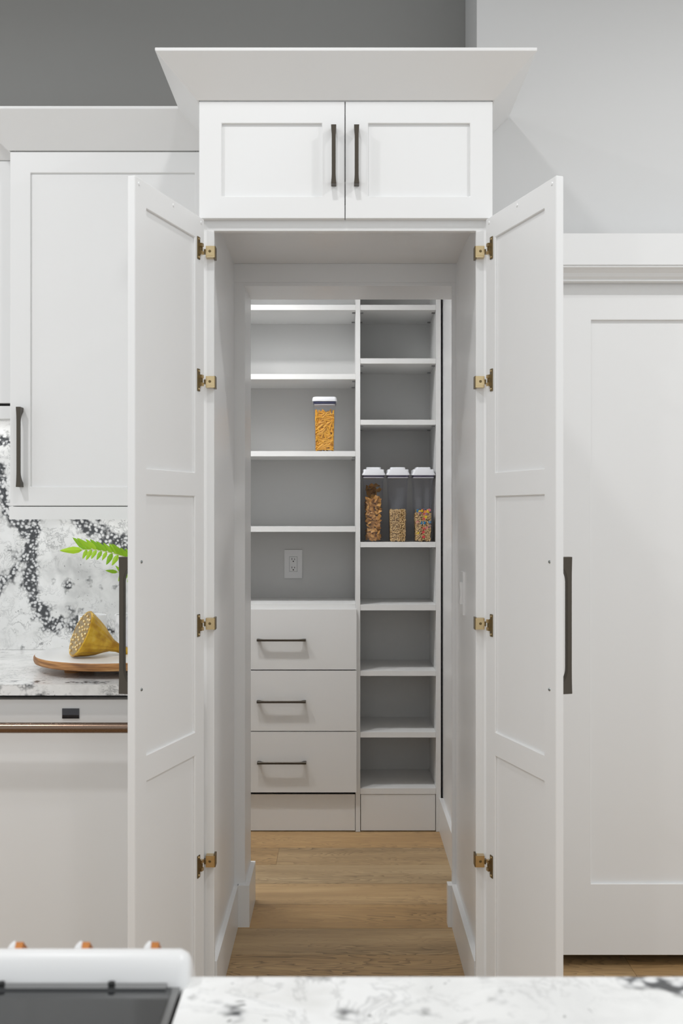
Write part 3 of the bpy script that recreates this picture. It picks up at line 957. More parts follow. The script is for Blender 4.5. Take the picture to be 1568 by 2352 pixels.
fern = empty('fern_sprig', (VX, VY, TOP + 0.01))
tag(fern, 'bright green fern sprig in the clear vase', 'fern')
def leaf_bm(L, wd):
    bm = bmesh.new()
    st = [(0.0, 0.10), (0.18, 0.75), (0.4, 1.0), (0.65, 0.72), (0.86, 0.36), (1.0, 0.0)]
    mid = [bm.verts.new((0, L * t, 0.0)) for t, _ in st]
    for s in (-1, 1):
        ed = [bm.verts.new((s * wd * k_, L * (t - 0.02 * (i % 2)), 0.18 * wd)) for i, (t, k_) in enumerate(st[:-1])]
        for i in range(len(ed) - 1):
            f = (mid[i], mid[i + 1], ed[i + 1], ed[i])
            bm.faces.new(f if s < 0 else f[::-1])
        f = (mid[-2], mid[-1], ed[-1])
        bm.faces.new(f if s < 0 else f[::-1])
    return bm
def frond(pts, n, Lu, Ld, seed, tip):
    rd = random.Random(seed)
    P = [Vector(p) for p in pts]
    def at(t):
        t = max(0, min(0.9999, t)) * (len(P) - 1)
        i = int(t); f = t - i
        return P[i].lerp(P[i + 1], f)
    bm = bmesh.new()
    N = 22
    ring_prev = None
    for i in range(N):
        add_cyl(bm, at(i / N), at((i + 1) / N), 0.0021 * (1 - 0.55 * i / N), 0.0021 * (1 - 0.55 * (i + 1) / N), 6)
    fr = finish(bm, 'frond', M['stem'], fern)
    for i in range(n):
        t = tip[0] + (0.985 - tip[0]) * i / (n - 1)
        p, q = at(t), at(min(1, t + 0.02))
        d = (q - p)
        if d.length < 1e-6:
            d = P[-1] - P[-2]
        d.normalize()
        for s in (1, -1):
            last = i == n - 1
            if last and s < 0:
                continue
            L = (Lu if s > 0 else Ld) * (0.8 + 0.3 * rd.random()) * (1.25 if last else 1.0)
            up = Vector((0, 0, 1)) * s
            dirv = (d * (0.85 if s > 0 else 0.32) + up * 0.72 + Vector((0, rd.uniform(-0.3, 0.3), 0))).normalized()
            if last:
                dirv = d
            side = dirv.cross(Vector((0, 1, 0.0))).normalized()
            nrm = side.cross(dirv).normalized()
            mt = Matrix((side, dirv, nrm)).transposed().to_4x4()
            b2 = leaf_bm(L, L * (0.16 if s > 0 else 0.2))
            bmesh.ops.transform(b2, matrix=Matrix.Translation(p) @ mt, verts=b2.verts)
            me = bpy.data.meshes.new('leaflet')
            bmesh.ops.solidify(b2, geom=b2.faces[:], thickness=0.0005)
            for v in b2.verts:
                v.co -= p
            b2.to_mesh(me); b2.free()
            me.materials.append(M['leaf'])
            lo = bpy.data.objects.new('leaflet', me)
            COL.objects.link(lo)
            lo.parent = fr
            lo.location = p - OFF[fr.name]
def fp(px, py, Y):
    return (X(px, Y), Y, Z(py, Y))
v0 = (VX, VY, TOP + 0.02)
vt = (VX, VY, TOP + 0.135)
frond([v0, vt, fp(334, 1330, 0.29), fp(318, 1296, 0.28), fp(285, 1278, 0.275), fp(248, 1268, 0.27), fp(215, 1262, 0.265), fp(186, 1263, 0.26)], 12, 0.052, 0.036, 1, (0.42,))
frond([v0, vt, fp(342, 1350, 0.33), fp(322, 1322, 0.33), fp(296, 1318, 0.325), fp(268, 1314, 0.32)], 8, 0.034, 0.030, 2, (0.45,))
frond([v0, vt, fp(350, 1330, 0.31), fp(380, 1290, 0.31), fp(420, 1270, 0.31), fp(460, 1280, 0.30)], 9, 0.045, 0.034, 3, (0.4,))

# ================================================================ RIGHT HANGING DOOR AND HEADER
dzb, dzt = Z(2194, YD), Z(625, YD)
dr = empty('door_1', ((DX0 + DX1) / 2, YD + 0.02, 0))
tag(dr, 'white single-panel door right of the pantry, hung just above the floor', 'door', kind='structure')
bm = frame_bm(DX1 - DX0, dzt - dzb, 0.038, [(X(1357, YD) - DX0, DX1 - DX0 - (X(1357, YD) - DX0), Z(2030, YD) - dzb, Z(735, YD) - dzb)])
bev(bm, 0.0015)
bmesh.ops.translate(bm, verts=bm.verts, vec=(DX0, YD, dzb))
finish(bm, 'door_frame', M['white'], dr)
box('door_panel', X(1357, YD) - 0.004, DX1 - (X(1357, YD) - DX0) + 0.004, YD + 0.010, YD + 0.028, Z(2030, YD) - 0.004, Z(735, YD) + 0.004, M['white'], dr, b=0)
YH = YD - 0.075
hd = empty('trim_7', (1.2, YH, Z(608, YH)))
tag(hd, 'white flat header board with moulding above the right door', 'trim', kind='structure')
HX0 = X(1180, YH)
box('header_board', HX0, DX1 + 0.25, YH, YR, Z(608, YH), Z(536, YH), M['trim'], hd, b=0.002)
bm = bmesh.new()
pf = [(0.004, 0.0), (0.004, -0.006), (0.018, -0.010), (0.028, -0.018), (0.032, -0.028), (0.038, -0.034), (0.038, -0.040), (0.07, -0.040), (0.07, 0.0)]
z0 = Z(608, YH)
add_sweep(bm, [[(xx, YH + a, z0 + b_) for a, b_ in pf] for xx in (HX0 + 0.002, DX1 + 0.248)])
finish(bm, 'bed_moulding', M['trim'], hd)

# ================================================================ PANTRY SHELVING
su = empty('shelving_unit', (-0.09, YS + 0.17, 0))
tag(su, 'white built-in pantry shelving with open shelves and three drawers', 'shelving')
BKY = YS + 0.345
mel = M['melamine']
SXL = -0.60
LT = 2.42
dvx0, dvx1 = X(816.3, YS), X(827, YS)
rpx0, rpx1 = X(1001, YS), X(1012, YS)
box('side_panel', SXL, SXL + 0.02, YS, BKY, 0, LT, mel, su, b=0.0008)
box('divider', dvx0, dvx1, YS, BKY, 0, LT, mel, su, b=0.0008)
box('side_panel', rpx0, rpx1, YS, BKY, 0, LT, mel, su, b=0.0008)
box('back_panel', SXL, rpx1, BKY, BKY + 0.012, 0, LT, M['back'], su, b=0)
def shelf(x0, x1, pt, pb, clips=True, setback=0.001):
    zt_, zb_ = Z(pt, YS), Z(pb, YS)
    sh = box('shelf', x0 + 0.0006, x1 - 0.0006, YS + setback, BKY - 0.0005, zb_, zt_, mel, su, b=0.0008)
    if clips:
        for xx, sg in ((x0, 1), (x1, -1)):
            for yy in (YS + 0.055, BKY - 0.06):
                box('shelf_clip', xx, xx + sg * 0.014, yy, yy + 0.007, zb_ - 0.0055, zb_ - 0.0002, M['steel'], sh, b=0)
for pt, pb in ((700, 712), (859, 871), (1036, 1048), (1210, 1221.5)):
    shelf(SXL + 0.02, dvx0, pt, pb)
shelf(SXL + 0.02, dvx0, 1387, 1399, False)
for pt, pb in ((700, 712), (823, 835), (964, 975.5), (1245, 1257)):
    shelf(dvx1, rpx0, pt, pb)
for pt, pb in ((1389, 1402), (1541, 1552.5), (1682, 1694), (1811, 1824)):
    shelf(dvx1, rpx0, pt, pb, pt < 1800)
# drawers
DYF = YS - 0.019
dl, drx = SXL + 0.004, X(818.5, DYF)
for i, (pt, pb) in enumerate(((1399.5, 1538), (1540.5, 1679), (1681, 1820))):
    d = box('drawer', dl, drx, DYF, YS - 0.0005, Z(pb, DYF), Z(pt, DYF), mel, su, b=0.0009)
    cx = X((590, 590, 591)[i] + 55.5, DYF - 0.025)
    pull(d, (cx, DYF, Z((1470.5, 1612, 1752.5)[i], DYF - 0.02)), 112 * U * S(DYF), axis='x', P=0.030, wid=0.0085, thick=0.009, foot=0.011, flare=0.08)
box('drawer_carcass', SXL + 0.02, dvx0, YS + 0.004, BKY, Z(1822, YS), Z(1402, YS), M['dark_gap'], su, b=0)
for a, b_ in ((SXL + 0.02, X(815.2, YS)), (X(828.5, YS), X(999.5, YS))):
    box('toe_kick', a, b_, YS + 0.003, YS + 0.02, 0.004, Z(1825, YS), mel, su, b=0.0008)

# outlet on the back of the left bay
OY = BKY
ol = empty('wall_outlet', (X(673.5, OY), OY, Z(1295.5, OY)))
tag(ol, 'white duplex power outlet on the shelving back above the drawers', 'outlet')
ox, oz = X(673.5, OY), Z(1295.5, OY)
pw, ph = 20.5 * U * S(OY), 32.5 * U * S(OY)
box('plate', ox - pw, ox + pw, OY - 0.0055, OY, oz - ph, oz + ph, M['plastic'], ol, b=0.003, seg=2)
iw, ih = 8.5 * U * S(OY), 16.7 * U * S(OY)
box('shadow_strip', ox - iw - 0.0012, ox + iw + 0.0012, OY - 0.0057, OY - 0.005, oz - ih - 0.0012, oz + ih + 0.0012, paint('shadow_line', (0.2, 0.2, 0.2, 1), 0.6), ol, b=0)  # dark grey strip, a painted shadow line around the outlet insert
ins = box('insert', ox - iw, ox + iw, OY - 0.0072, OY - 0.005, oz - ih, oz + ih, M['plastic'], ol, b=0.0006)
for q in (0.54, -0.62 + 0.0):
    zz = oz + q * ih
    for sx in (-1, 1):
        box('slot', ox + sx * 0.0061 - 0.0012, ox + sx * 0.0061 + 0.0012, OY - 0.0076, OY - 0.0068, zz + 0.001, zz + (0.010 if sx < 0 else 0.0085), M['dark_gap'], ins, b=0)
    bm = bmesh.new()
    add_cyl(bm, (ox, OY - 0.0076, zz - 0.0055), (ox, OY - 0.0068, zz - 0.0055), 0.003, n=14)
    finish(bm, 'ground_hole', M['dark_gap'], ins)

# ================================================================ STORAGE CONTAINERS
def rrect(cx, cy, hx, hy, r, z, n=5):
    pts = []
    for (sx, sy, a0) in ((1, 1, 0), (-1, 1, 90), (-1, -1, 180), (1, -1, 270)):
        for i in range(n + 1):
            a = math.radians(a0 + 90 * i / n)
            pts.append((cx + sx * (hx - r) + r * math.cos(a), cy + sy * (hy - r) + r * math.sin(a), z))
    return pts
def rr_stack(name, secs, mat, parent, cap0=True, cap1=True):
    """secs = [(cx, cy, hx, hy, r, z)]"""
    bm = bmesh.new()
    R = [[bm.verts.new(p) for p in rrect(*s)] for s in secs]
    n = len(R[0])
    for a, b_ in zip(R, R[1:]):
        for i in range(n):
            j = (i + 1) % n
            bm.faces.new((a[i], a[j], b_[j], b_[i]))
    if cap0: bm.faces.new(R[0][::-1])
    if cap1: bm.faces.new(R[-1])
    return finish(bm, name, mat, parent, smooth=True)
def shell_secs(cx, cy, prof, dr_, t, r):
    """closed-bottom shell: outside up, inside down. prof = [(half_x, half_y, z)]"""
    out = [(cx, cy, hx, hy, r, z) for hx, hy, z in prof]
    inn = [(cx, cy, hx - t, hy - t, max(r - t, 0.002), max(z, prof[0][2] + t)) for hx, hy, z in reversed(prof)]
    return out + inn

# ---- penne jar
ky = YS + 0.004
kk = U * S(ky)
pz = Z(1036, YS)
pjx = X(745, ky)
pdep = 0.048
pcy = ky + 0.053
pj = empty('storage_container', (pjx, pcy, pz))
tag(pj, 'clear white-lidded container of penne alone on the left shelf', 'container')
h0 = pz + 0.0006
prof = [(0.0405, 0.0405, h0), (0.0425, 0.0425, h0 + 0.002), (0.0450, 0.0450, h0 + 0.10), (0.0480, 0.0480, h0 + 0.190), (0.0515, 0.0515, h0 + 0.208), (0.0520, 0.0520, h0 + 0.213)]
rr_stack('jar_body', shell_secs(pjx, pcy, prof, 0, 0.002, 0.010), M['clear'], pj, True, True)
rr_stack('gasket', [(pjx, pcy, 0.0462, 0.0462, 0.009, h0 + 0.203), (pjx, pcy, 0.0485, 0.0485, 0.009, h0 + 0.2055), (pjx, pcy, 0.0485, 0.0485, 0.009, h0 + 0.2145)], M['gasket'], pj)
rr_stack('inner_lid', [(pjx, pcy, 0.0440, 0.0440, 0.009, h0 + 0.199), (pjx, pcy, 0.0455, 0.0455, 0.009, h0 + 0.2028)], M['lid'], pj)
ld = rr_stack('lid', [(pjx, pcy, 0.0525, 0.0525, 0.010, h0 + 0.2145), (pjx, pcy, 0.0535, 0.0535, 0.011, h0 + 0.217), (pjx, pcy, 0.0520, 0.0520, 0.011, h0 + 0.227), (pjx, pcy, 0.0490, 0.0490, 0.012, h0 + 0.2335), (pjx, pcy, 0.0440, 0.0440, 0.012, h0 + 0.235)], M['lid'], pj)

def add_penne(bm, p, d, L, r):
    d = d.normalized()
    a = Vector((0, 0, 1)) if abs(d.z) < 0.9 else Vector((1, 0, 0))
    u = d.cross(a).normalized(); v = d.cross(u)
    n = 7
    A, B, Ai, Bi = [], [], [], []
    for i in range(n):
        t = 2 * math.pi * i / n
        wv_ = u * math.cos(t) + v * math.sin(t)
        sl = math.cos(t) * r * 1.1
        A.append(bm.verts.new(p - d * (L / 2 - sl) + wv_ * r)); B.append(bm.verts.new(p + d * (L / 2 + sl) + wv_ * r))
        Ai.append(bm.verts.new(p - d * (L / 2 - sl) + wv_ * r * 0.68)); Bi.append(bm.verts.new(p + d * (L / 2 + sl) + wv_ * r * 0.68))
    for i in range(n):
        j = (i + 1) % n
        bm.faces.new((A[i], A[j], B[j], B[i])); bm.faces.new((Ai[j], Ai[i], Bi[i], Bi[j]))
        bm.faces.new((A[j], A[i], Ai[i], Ai[j])); bm.faces.new((B[i], B[j], Bi[j], Bi[i]))
def stuff_obj(bm, name, mat, label, cat):
    me = bpy.data.meshes.new(name)
    bmesh.ops.recalc_face_normals(bm, faces=bm.faces)
    lo = Vector([min(v.co[i] for v in bm.verts) for i in range(3)])
    hi = Vector([max(v.co[i] for v in bm.verts) for i in range(3)])
    c = (lo + hi) / 2; c.z = lo.z
    for v in bm.verts:
        v.co -= c
    bm.to_mesh(me); bm.free()
    for m in (mat if isinstance(mat, list) else [mat]):
        me.materials.append(m)
    for p in me.polygons:
        p.use_smooth = True
    try:
        me.set_sharp_from_angle(angle=math.radians(45))
    except Exception:
        pass
    o_ = bpy.data.objects.new(name, me)
    COL.objects.link(o_)
    o_.location = c
    tag(o_, label, cat, kind='stuff')
    return o_
rp = random.Random(11)
bm = bmesh.new()
hw = 0.0385
def penne_at(u_, v_, z, d, L, r=0.0034):
    top = 0.168
    half = hw + 0.004 * z / 0.2
    ex = abs(d.x) * L / 2 + r; ey = abs(d.y) * L / 2 + r; ez = abs(d.z) * L / 2 + r
    x_ = max(-half + ex, min(half - ex, u_ * half)); y_ = max(-half + ey, min(half - ey, v_ * half))
    zz = max(0.003 + ez, min(top + rp.uniform(-0.012, 0.008) - ez * 0.5, z))
    add_penne(bm, Vector((pjx + x_, pcy + y_, h0 + zz)), d, L, r)
# an inner fill, then one layer against each visible wall, kept apart so that dark gaps stay between the tubes
for i in range(210):
    penne_at(rp.uniform(-0.75, 0.75), rp.uniform(-0.45, 0.8), 0.009 + rp.random() * 0.158, Vector((rp.gauss(0, 1), rp.gauss(0, 0.5), rp.gauss(0, 0.6))).normalized(), rp.uniform(0.034, 0.042))
for wall in ('front', 'second', 'left', 'right'):
    pts = []
    for i in range(900):
        u_, z = rp.uniform(-1, 1), 0.008 + rp.random() * 0.158
        if all(math.hypot((u_ - q[0]) * hw, z - q[1]) > 0.0098 for q in pts):
            pts.append((u_, z))
            tilt = rp.gauss(0, 0.75) + (math.pi / 2 if rp.random() < 0.28 else 0)
            a_, c_ = math.cos(tilt), math.sin(tilt)
            L = rp.uniform(0.034, 0.044)
            if wall in ('front', 'second'):
                penne_at(u_, -1 if wall == 'front' else -0.80, z, Vector((a_, rp.gauss(0, 0.10), c_)).normalized(), L)
            else:
                penne_at(-1 if wall == 'left' else 1, u_, z, Vector((rp.gauss(0, 0.1), a_, c_)).normalized(), L)
stuff_obj(bm, 'penne_pasta', M['penne'], 'golden penne pasta filling the container on the left shelf', 'pasta')

# ---- three cereal containers
cz = Z(1245, YS)
def cereal_jar(px, label):
    x = X(px, ky)
    cy = ky + 0.075
    c = empty('storage_container', (x, cy, cz))
    tag(c, label, 'container', 'cereal containers on the right shelf')
    b0 = cz + 0.0006
    pr = [(0.0345, 0.060, b0), (0.0362, 0.062, b0 + 0.002), (0.0385, 0.064, b0 + 0.14), (0.0425, 0.068, b0 + 0.262), (0.0470, 0.072, b0 + 0.276), (0.0485, 0.073, b0 + 0.280), (0.0485, 0.073, b0 + 0.286)]
    rr_stack('jar_body', shell_secs(x, cy, pr, 0, 0.002, 0.009), M['clear'], c)
    rr_stack('seal_line', [(x, cy, 0.0448, 0.069, 0.009, b0 + 0.2755), (x, cy, 0.0455, 0.0697, 0.009, b0 + 0.2785)], M['lid'], c)
    rr_stack('gasket', [(x, cy, 0.0450, 0.0690, 0.009, b0 + 0.279), (x, cy, 0.0462, 0.0702, 0.009, b0 + 0.2905)], M['gasket_violet'], c)
    l = rr_stack('lid', [(x, cy, 0.0505, 0.0750, 0.010, b0 + 0.2870), (x, cy, 0.0512, 0.0757, 0.011, b0 + 0.2895), (x, cy, 0.0455, 0.0710, 0.011, b0 + 0.3015), (x, cy, 0.0452, 0.0706, 0.011, b0 + 0.3105), (x, cy, 0.0440, 0.0695, 0.011, b0 + 0.3125)], M['lid'], c)
    rr_stack('flip_cap', [(x, cy, 0.0325, 0.050, 0.010, b0 + 0.3126), (x, cy, 0.0325, 0.050, 0.010, b0 + 0.3195), (x, cy, 0.0305, 0.048, 0.010, b0 + 0.3225)], M['lid'], l)
    return x, cy, b0
x1_, cy_, b0_ = cereal_jar(857.8, 'clear white-lidded container of toasted square cereal, leftmost of three on the shelf')
x2_, _, _ = cereal_jar(914.2, 'clear white-lidded container half full of plain ring cereal, middle of three')
x3_, _, _ = cereal_jar(972.6, 'clear white-lidded container of colourful marshmallow cereal, rightmost of three')

def half_at(z):
    return 0.0335 + 0.0025 * (z / 0.14), 0.0590 + 0.002 * (z / 0.14)
def rnd_rot(rd):
    q = Vector((rd.gauss(0, 1), rd.gauss(0, 1), rd.gauss(0, 1), rd.gauss(0, 1)))
    from mathutils import Quaternion
    return Quaternion(q).normalized().to_matrix().to_4x4()
# squares
rp = random.Random(5)
bm = bmesh.new()
tmp = bmesh.new()
s_, t_ = 0.0092, 0.0026
def add_square(p, R):
    g = 4
    V = {}
    for k_ in (0, 1):
        for i in range(g):
            for j in range(g):
                u_, v_ = i / (g - 1) * 2 - 1, j / (g - 1) * 2 - 1
                edge = max(abs(u_), abs(v_))
                h_ = t_ * (1.0 if edge < 0.9 else 0.25) * (1 + 0.25 * ((i + j) % 2))
                V[k_, i, j] = bm.verts.new((R @ Vector((u_ * s_, v_ * s_, h_ if k_ else -h_))) + p)
    for k_ in (0, 1):
        for i in range(g - 1):
            for j in range(g - 1):
                f = (V[k_, i, j], V[k_, i + 1, j], V[k_, i + 1, j + 1], V[k_, i, j + 1])
                bm.faces.new(f if k_ else f[::-1])
    ring = [(i, 0) for i in range(g)] + [(g - 1, j) for j in range(1, g)] + [(i, g - 1) for i in range(g - 2, -1, -1)] + [(0, j) for j in range(g - 2, 0, -1)]
    for a, b_ in zip(ring, ring[1:] + ring[:1]):
        bm.faces.new((V[0, a[0], a[1]], V[0, b_[0], b_[1]], V[1, b_[0], b_[1]], V[1, a[0], a[1]]))
pts = []
def try_square(p, R, gap):
    if all((p - q).length > gap for q in pts):
        pts.append(p)
        add_square(Vector((x1_, cy_, b0_)) + p, R)
def tilted(n_, amt):
    a_ = Vector((n_[0] + rp.gauss(0, amt), n_[1] + rp.gauss(0, amt), n_[2] + rp.gauss(0, amt))).normalized()
    return a_.to_track_quat('Z', 'Y').to_matrix().to_4x4() @ Matrix.Rotation(rp.uniform(0, 6.28), 4, 'Z')
for i in range(2600):
    z = 0.012 + rp.random() * 0.235
    hx_, hy_ = half_at(z)
    front = rp.random() < 0.7
    px_ = rp.uniform(-1, 1) * (hx_ - 0.009)
    py_ = -hy_ + 0.008 + rp.random() * 0.006 if front else rp.uniform(-1, 1) * (hy_ - 0.010)
    if z > 0.188 + 0.01 * math.sin(px_ * 120) and py_ < 0.012:
        continue
    R_q = tilted((0, -1, 0.3), 0.85) if front else rnd_rot(rp)
    try_square(Vector((px_, py_, z)), R_q, 0.0115)
stuff_obj(bm, 'square_cereal', M['squares'], 'brown toasted square cereal in the leftmost cereal container', 'cereal')

def add_ring(bm, p, R, r=0.0043, t=0.0022, n=10, m=6):
    V = []
    for i in range(n):
        a = 2 * math.pi * i / n
        V.append([bm.verts.new((R @ Vector(((r + t * math.cos(b_)) * math.cos(a), (r + t * math.cos(b_)) * math.sin(a), t * math.sin(b_)))) + p) for b_ in [2 * math.pi * j / m for j in range(m)]])
    for i in range(n):
        for j in range(m):
            bm.faces.new((V[i][j], V[(i + 1) % n][j], V[(i + 1) % n][(j + 1) % m], V[i][(j + 1) % m]))
def ring_fill(bm, x, top, seed, skip=0.0, r=0.0043, bump=0.004):
    rd = random.Random(seed)
    st = 0.0086
    nz = int(top / (st * 0.78))
    for iz in range(nz):
        z = 0.006 + iz * st * 0.78
        hx_, hy_ = half_at(z)
        hx_ -= 0.0068; hy_ -= 0.0068
        nx, ny = max(2, int(2 * hx_ / st) + 1), max(2, int(2 * hy_ / st) + 1)
        for ix in range(nx):
            for iy in range(ny):
                shell = ix < 1 or ix >= nx - 1 or iy < 2 or iy >= ny - 1 or iz >= nz - 2
                if not shell or rd.random() < skip:
                    continue
                p = Vector((x - hx_ + 2 * hx_ * ix / (nx - 1) + rd.gauss(0, 0.0012), cy_ - hy_ + 2 * hy_ * iy / (ny - 1) + rd.gauss(0, 0.0010), b0_ + z + rd.gauss(0, 0.0018)))
                p.x = max(x - hx_ - 0.0005, min(x + hx_ + 0.0005, p.x)); p.y = max(cy_ - hy_ - 0.0005, p.y)
                p.z = max(b0_ + 0.007, p.z)
                add_ring(bm, p, rnd_rot(rd), r)
bm = bmesh.new()
ring_fill(bm, x2_, 0.135, 21)
stuff_obj(bm, 'ring_cereal', M['rings'], 'plain tan ring cereal half filling the middle container', 'cereal')
bm = bmesh.new()
ring_fill(bm, x3_, 0.126, 31, skip=0.14)
rd = random.Random(8)
names = ['red', 'pink', 'blue', 'yellow', 'violet', 'orange']
fixed = [(0.2, 0.118, 0), (0.45, 0.122, 4), (0.7, 0.131, 3), (0.1, 0.098, 0), (-0.2, 0.082, 2), (0.12, 0.082, 2), (0.05, 0.058, 0), (0.5, 0.06, 1), (0.0, 0.04, 0), (0.9, 0.068, 4), (0.95, 0.086, 2), (-0.9, 0.084, 1), (0.02, 0.022, 0), (-0.85, 0.038, 3), (0.35, 0.108, 3), (-0.5, 0.126, 4), (0.3, 0.13, 5)]
for u_, z, ci in fixed:
    p = Vector((x3_ + u_ * 0.029, cy_ - half_at(z)[1] + 0.0035, b0_ + z))
    ring = 10
    r_ = 0.0068
    A = [bm.verts.new(p + Vector((r_ * math.cos(2 * math.pi * i / ring), -0.0005, r_ * math.sin(2 * math.pi * i / ring)))) for i in range(ring)]
    B = [bm.verts.new(p + Vector((r_ * math.cos(2 * math.pi * i / ring), 0.006, r_ * math.sin(2 * math.pi * i / ring)))) for i in range(ring)]
    fs = [bm.faces.new(A), bm.faces.new(B[::-1])] + [bm.faces.new((A[i], A[(i + 1) % ring], B[(i + 1) % ring], B[i])) for i in range(ring)]
    for f in fs:
        f.material_index = 1 + ci
for i in range(26):
    p = Vector((x3_ + rd.uniform(-0.028, 0.028), cy_ + rd.uniform(-0.055, 0.055), b0_ + 0.128 + rd.uniform(0, 0.010)))
    ci = rd.randrange(6)
    n0 = len(bm.faces)
    R = rnd_rot(rd)
    ring = 9
    A = [bm.verts.new(p + R @ Vector((0.0065 * math.cos(2 * math.pi * i_ / ring), 0.0065 * math.sin(2 * math.pi * i_ / ring), 0.003))) for i_ in range(ring)]
    B = [bm.verts.new(p + R @ Vector((0.0065 * math.cos(2 * math.pi * i_ / ring), 0.0065 * math.sin(2 * math.pi * i_ / ring), -0.003))) for i_ in range(ring)]
    for f in [bm.faces.new(A), bm.faces.new(B[::-1])] + [bm.faces.new((A[i_], A[(i_ + 1) % ring], B[(i_ + 1) % ring], B[i_])) for i_ in range(ring)]:
        f.material_index = 1 + ci
stuff_obj(bm, 'marshmallow_cereal', [M['rings']] + [M['mm_' + k_] for k_ in names], 'tan cereal with red, blue and yellow marshmallows in the rightmost container', 'cereal')

# ================================================================ ISLAND AND RANGE
IY1, IY0 = -1.836, -2.62
IT = 0.915
RX0, RX1 = -0.917, -0.155
iv = [([(0.28, -1.84), (0.36, -1.87), (0.45, -1.885), (0.50, -1.86), (0.60, -1.90), (0.8, -2.0)], 0.04, 0.9), ([(-0.15, -1.87), (-0.12, -1.895), (-0.10, -1.91)], 0.022, 0.75),
      ([(-0.1, -2.2), (0.3, -2.3), (0.7, -2.2)], 0.05, 0.8)]
o = slab_with_veins('island_countertop', RX1 + 0.003, 1.05, IY0, IY1, IT - 0.03, IT, 'xy', 0.011, iv, M['quartz_island'], b=0.004)
tag(o, 'white grey-veined quartz island counter blurred in the foreground', 'countertop')
o = slab_with_veins('island_countertop', -1.30, RX0 - 0.003, IY0, IY1, IT - 0.03, IT, 'xy', 0.03, [([(-1.25, -1.9), (-1.0, -2.2)], 0.05, 0.8)], M['quartz_island'], b=0.004)
tag(o, 'white quartz island counter on the far left of the range', 'countertop')
for a, b_, lab in ((RX1 + 0.006, 1.02, 'white island base cabinet under the foreground counter right of the range'), (-1.27, RX0 - 0.006, 'white island base cabinet on the left of the range')):
    ib = empty('island_cabinet', ((a + b_) / 2, -2.2, 0))
    tag(ib, lab, 'cabinet')
    box('cabinet_box', a, b_, IY0 + 0.03, IY1 - 0.045, 0.10, IT - 0.031, M['white'], ib)
    box('kick_plate', a, b_, IY0 + 0.09, IY1 - 0.12, 0.0, 0.10, M['dark_gap'], ib, b=0)
    nd = 3 if b_ - a > 1 else 1
    for i in range(nd):
        xa, xb = a + (b_ - a) * i / nd + 0.002, a + (b_ - a) * (i + 1) / nd - 0.002
        dd = shaker('cabinet_door', ib, xa, xb, 0.11, 0.875, IY1 - 0.045, 0.02, [(0.06, xb - xa - 0.06, 0.06, 0.705)], M['white'])
        pull(dd, (xa + 0.03 if i % 2 else xb - 0.03, IY1 - 0.025, 0.76), 0.16, facing=1)
rg = empty('range', ((RX0 + RX1) / 2, -2.15, 0))
tag(rg, 'white slide-in range with black glass cooktop and copper-tipped knobs, lower left corner', 'range')
box('body', RX0 + 0.004, RX1 - 0.004, -2.52, -1.87, 0.03, IT - 0.012, M['appliance_bright'], rg)
box('cooktop_frame', RX0, RX1, -2.535, -1.866, IT - 0.010, IT + 0.003, M['steel'], rg, b=0.002)
box('glass_top', RX0 + 0.007, RX1 - 0.007, -2.528, -1.8725, IT + 0.002, IT + 0.0055, M['glass_black'], rg, b=0.001)
box('oven_door', RX0 + 0.004, RX1 - 0.004, -1.868, -1.825, 0.22, 0.80, M['appliance_bright'], rg, b=0.004, seg=2)
box('drawer_front', RX0 + 0.004, RX1 - 0.004, -1.868, -1.827, 0.04, 0.215, M['appliance_bright'], rg, b=0.004, seg=2)
hb = bmesh.new()
add_cyl(hb, (RX0 + 0.05, -1.765, 0.755), (RX1 - 0.05, -1.765, 0.755), 0.013, n=20)
for xx in (RX0 + 0.09, RX1 - 0.09):
    add_cyl(hb, (xx, -1.765, 0.755), (xx, -1.826, 0.755), 0.009, n=14)
finish(hb, 'handle', M['bronze_bright'], rg, smooth=True)
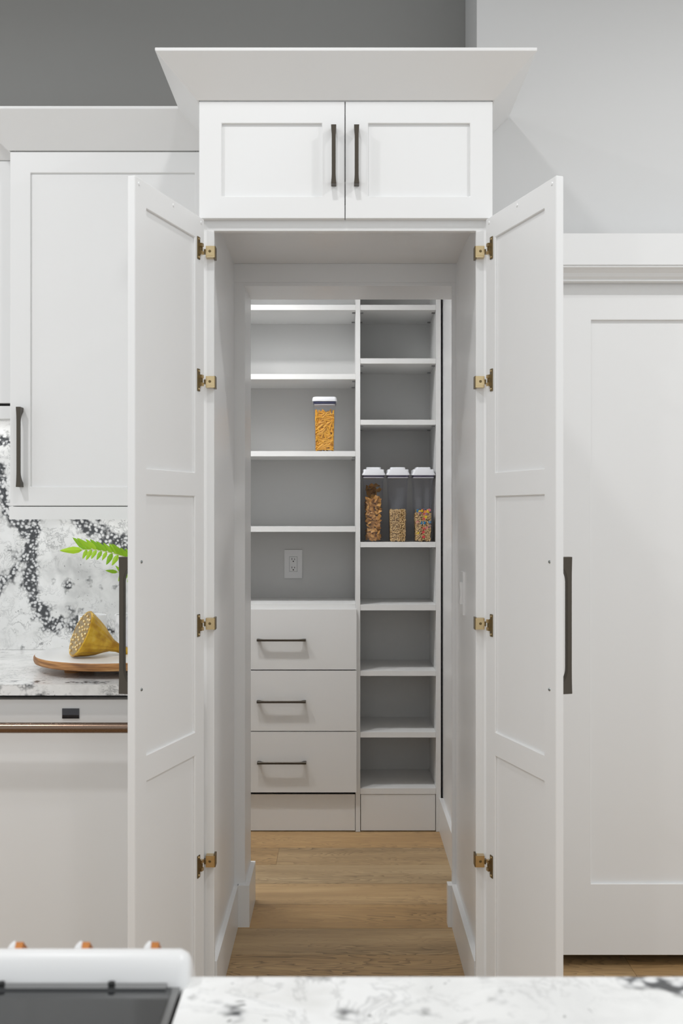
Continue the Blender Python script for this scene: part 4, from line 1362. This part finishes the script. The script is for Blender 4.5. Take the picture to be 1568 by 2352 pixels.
# raised control panel, rounded on top, sloping away on the knob side
PX1 = X(437, -1.84)
PX0 = RX0 - (PX1 - RX1)
bm = bmesh.new()
pf = [(-1.8655, IT + 0.004), (-1.8600, IT + 0.014), (-1.8540, IT + 0.0235), (-1.8480, IT + 0.0275), (-1.8400, IT + 0.0285), (-1.8300, IT + 0.0255), (-1.7850, IT - 0.018), (-1.7780, IT - 0.035), (-1.7800, IT - 0.095), (-1.7880, IT - 0.105), (-1.8680, IT - 0.105), (-1.8680, IT - 0.005)]
cy0, cz0 = -1.825, IT - 0.03
secs = []
for xx, inset in ((PX0, 0.010), (PX0 + 0.003, 0.004), (PX0 + 0.010, 0.0), (PX1 - 0.010, 0.0), (PX1 - 0.003, 0.004), (PX1, 0.010)):
    s = []
    for yy, zz in pf:
        dv = Vector((yy - cy0, zz - cz0)); ln_ = dv.length
        dv *= max(0.1, (ln_ - inset) / ln_)
        s.append((xx, cy0 + dv.x, cz0 + dv.y))
    secs.append(s)
add_sweep(bm, secs)
cp_ = finish(bm, 'control_panel', M['appliance_bright'], rg, smooth=True)
# vent trim behind the panel
vt_ = box('vent_trim', RX0 + 0.01, RX1 - 0.012, -1.8785, -1.867, IT + 0.004, IT + 0.0075, M['steel'], rg, b=0.001)
for px in (3, 256):
    bm = bmesh.new()
    xx = X(px, -1.873)
    add_cyl(bm, (xx, -1.873, IT + 0.007), (xx, -1.873, IT + 0.011), 0.0035, n=12)
    finish(bm, 'vent_button', M['dark_gap'], vt_)
# knobs on the sloping front
kd = Vector((0, 0.64, 0.77)).normalized()
for px in (-420, -265, 42, 193, 350):
    base = Vector((X(px, -1.79), -1.800, IT - 0.004))
    bm = bmesh.new()
    add_cyl(bm, base - kd * 0.003, base + kd * 0.007, 0.021, 0.0195, 28)
    bev(bm, 0.0015, 2, 60)
    kb = finish(bm, 'knob', M['appliance_bright'], rg, smooth=True)
    q = Matrix.Translation(base + kd * 0.007) @ Matrix(((1, 0, 0), (0, kd.z, kd.y), (0, -kd.y, kd.z))).to_4x4()
    bm = bmesh.new()
    pf = [(-0.0085, 0.0), (0.001, 0.0), (0.001, 0.0125), (-0.002, 0.0125), (-0.0055, 0.0085)]
    add_sweep(bm, [[(a_, yy, c_) for a_, c_ in pf] for yy in (-0.016, 0.016)])
    bmesh.ops.recalc_face_normals(bm, faces=bm.faces)
    bev(bm, 0.0012, 2)
    bmesh.ops.transform(bm, matrix=q, verts=bm.verts)
    finish(bm, 'knob_grip', M['appliance_bright'], kb, smooth=True)
    bm = bmesh.new()
    add_box(bm, 0.001, 0.0085, -0.016, 0.016, 0, 0.0112)
    bev(bm, 0.0018, 2)
    bmesh.ops.transform(bm, matrix=q, verts=bm.verts)
    finish(bm, 'knob_inlay', M['copper'], kb, smooth=True)
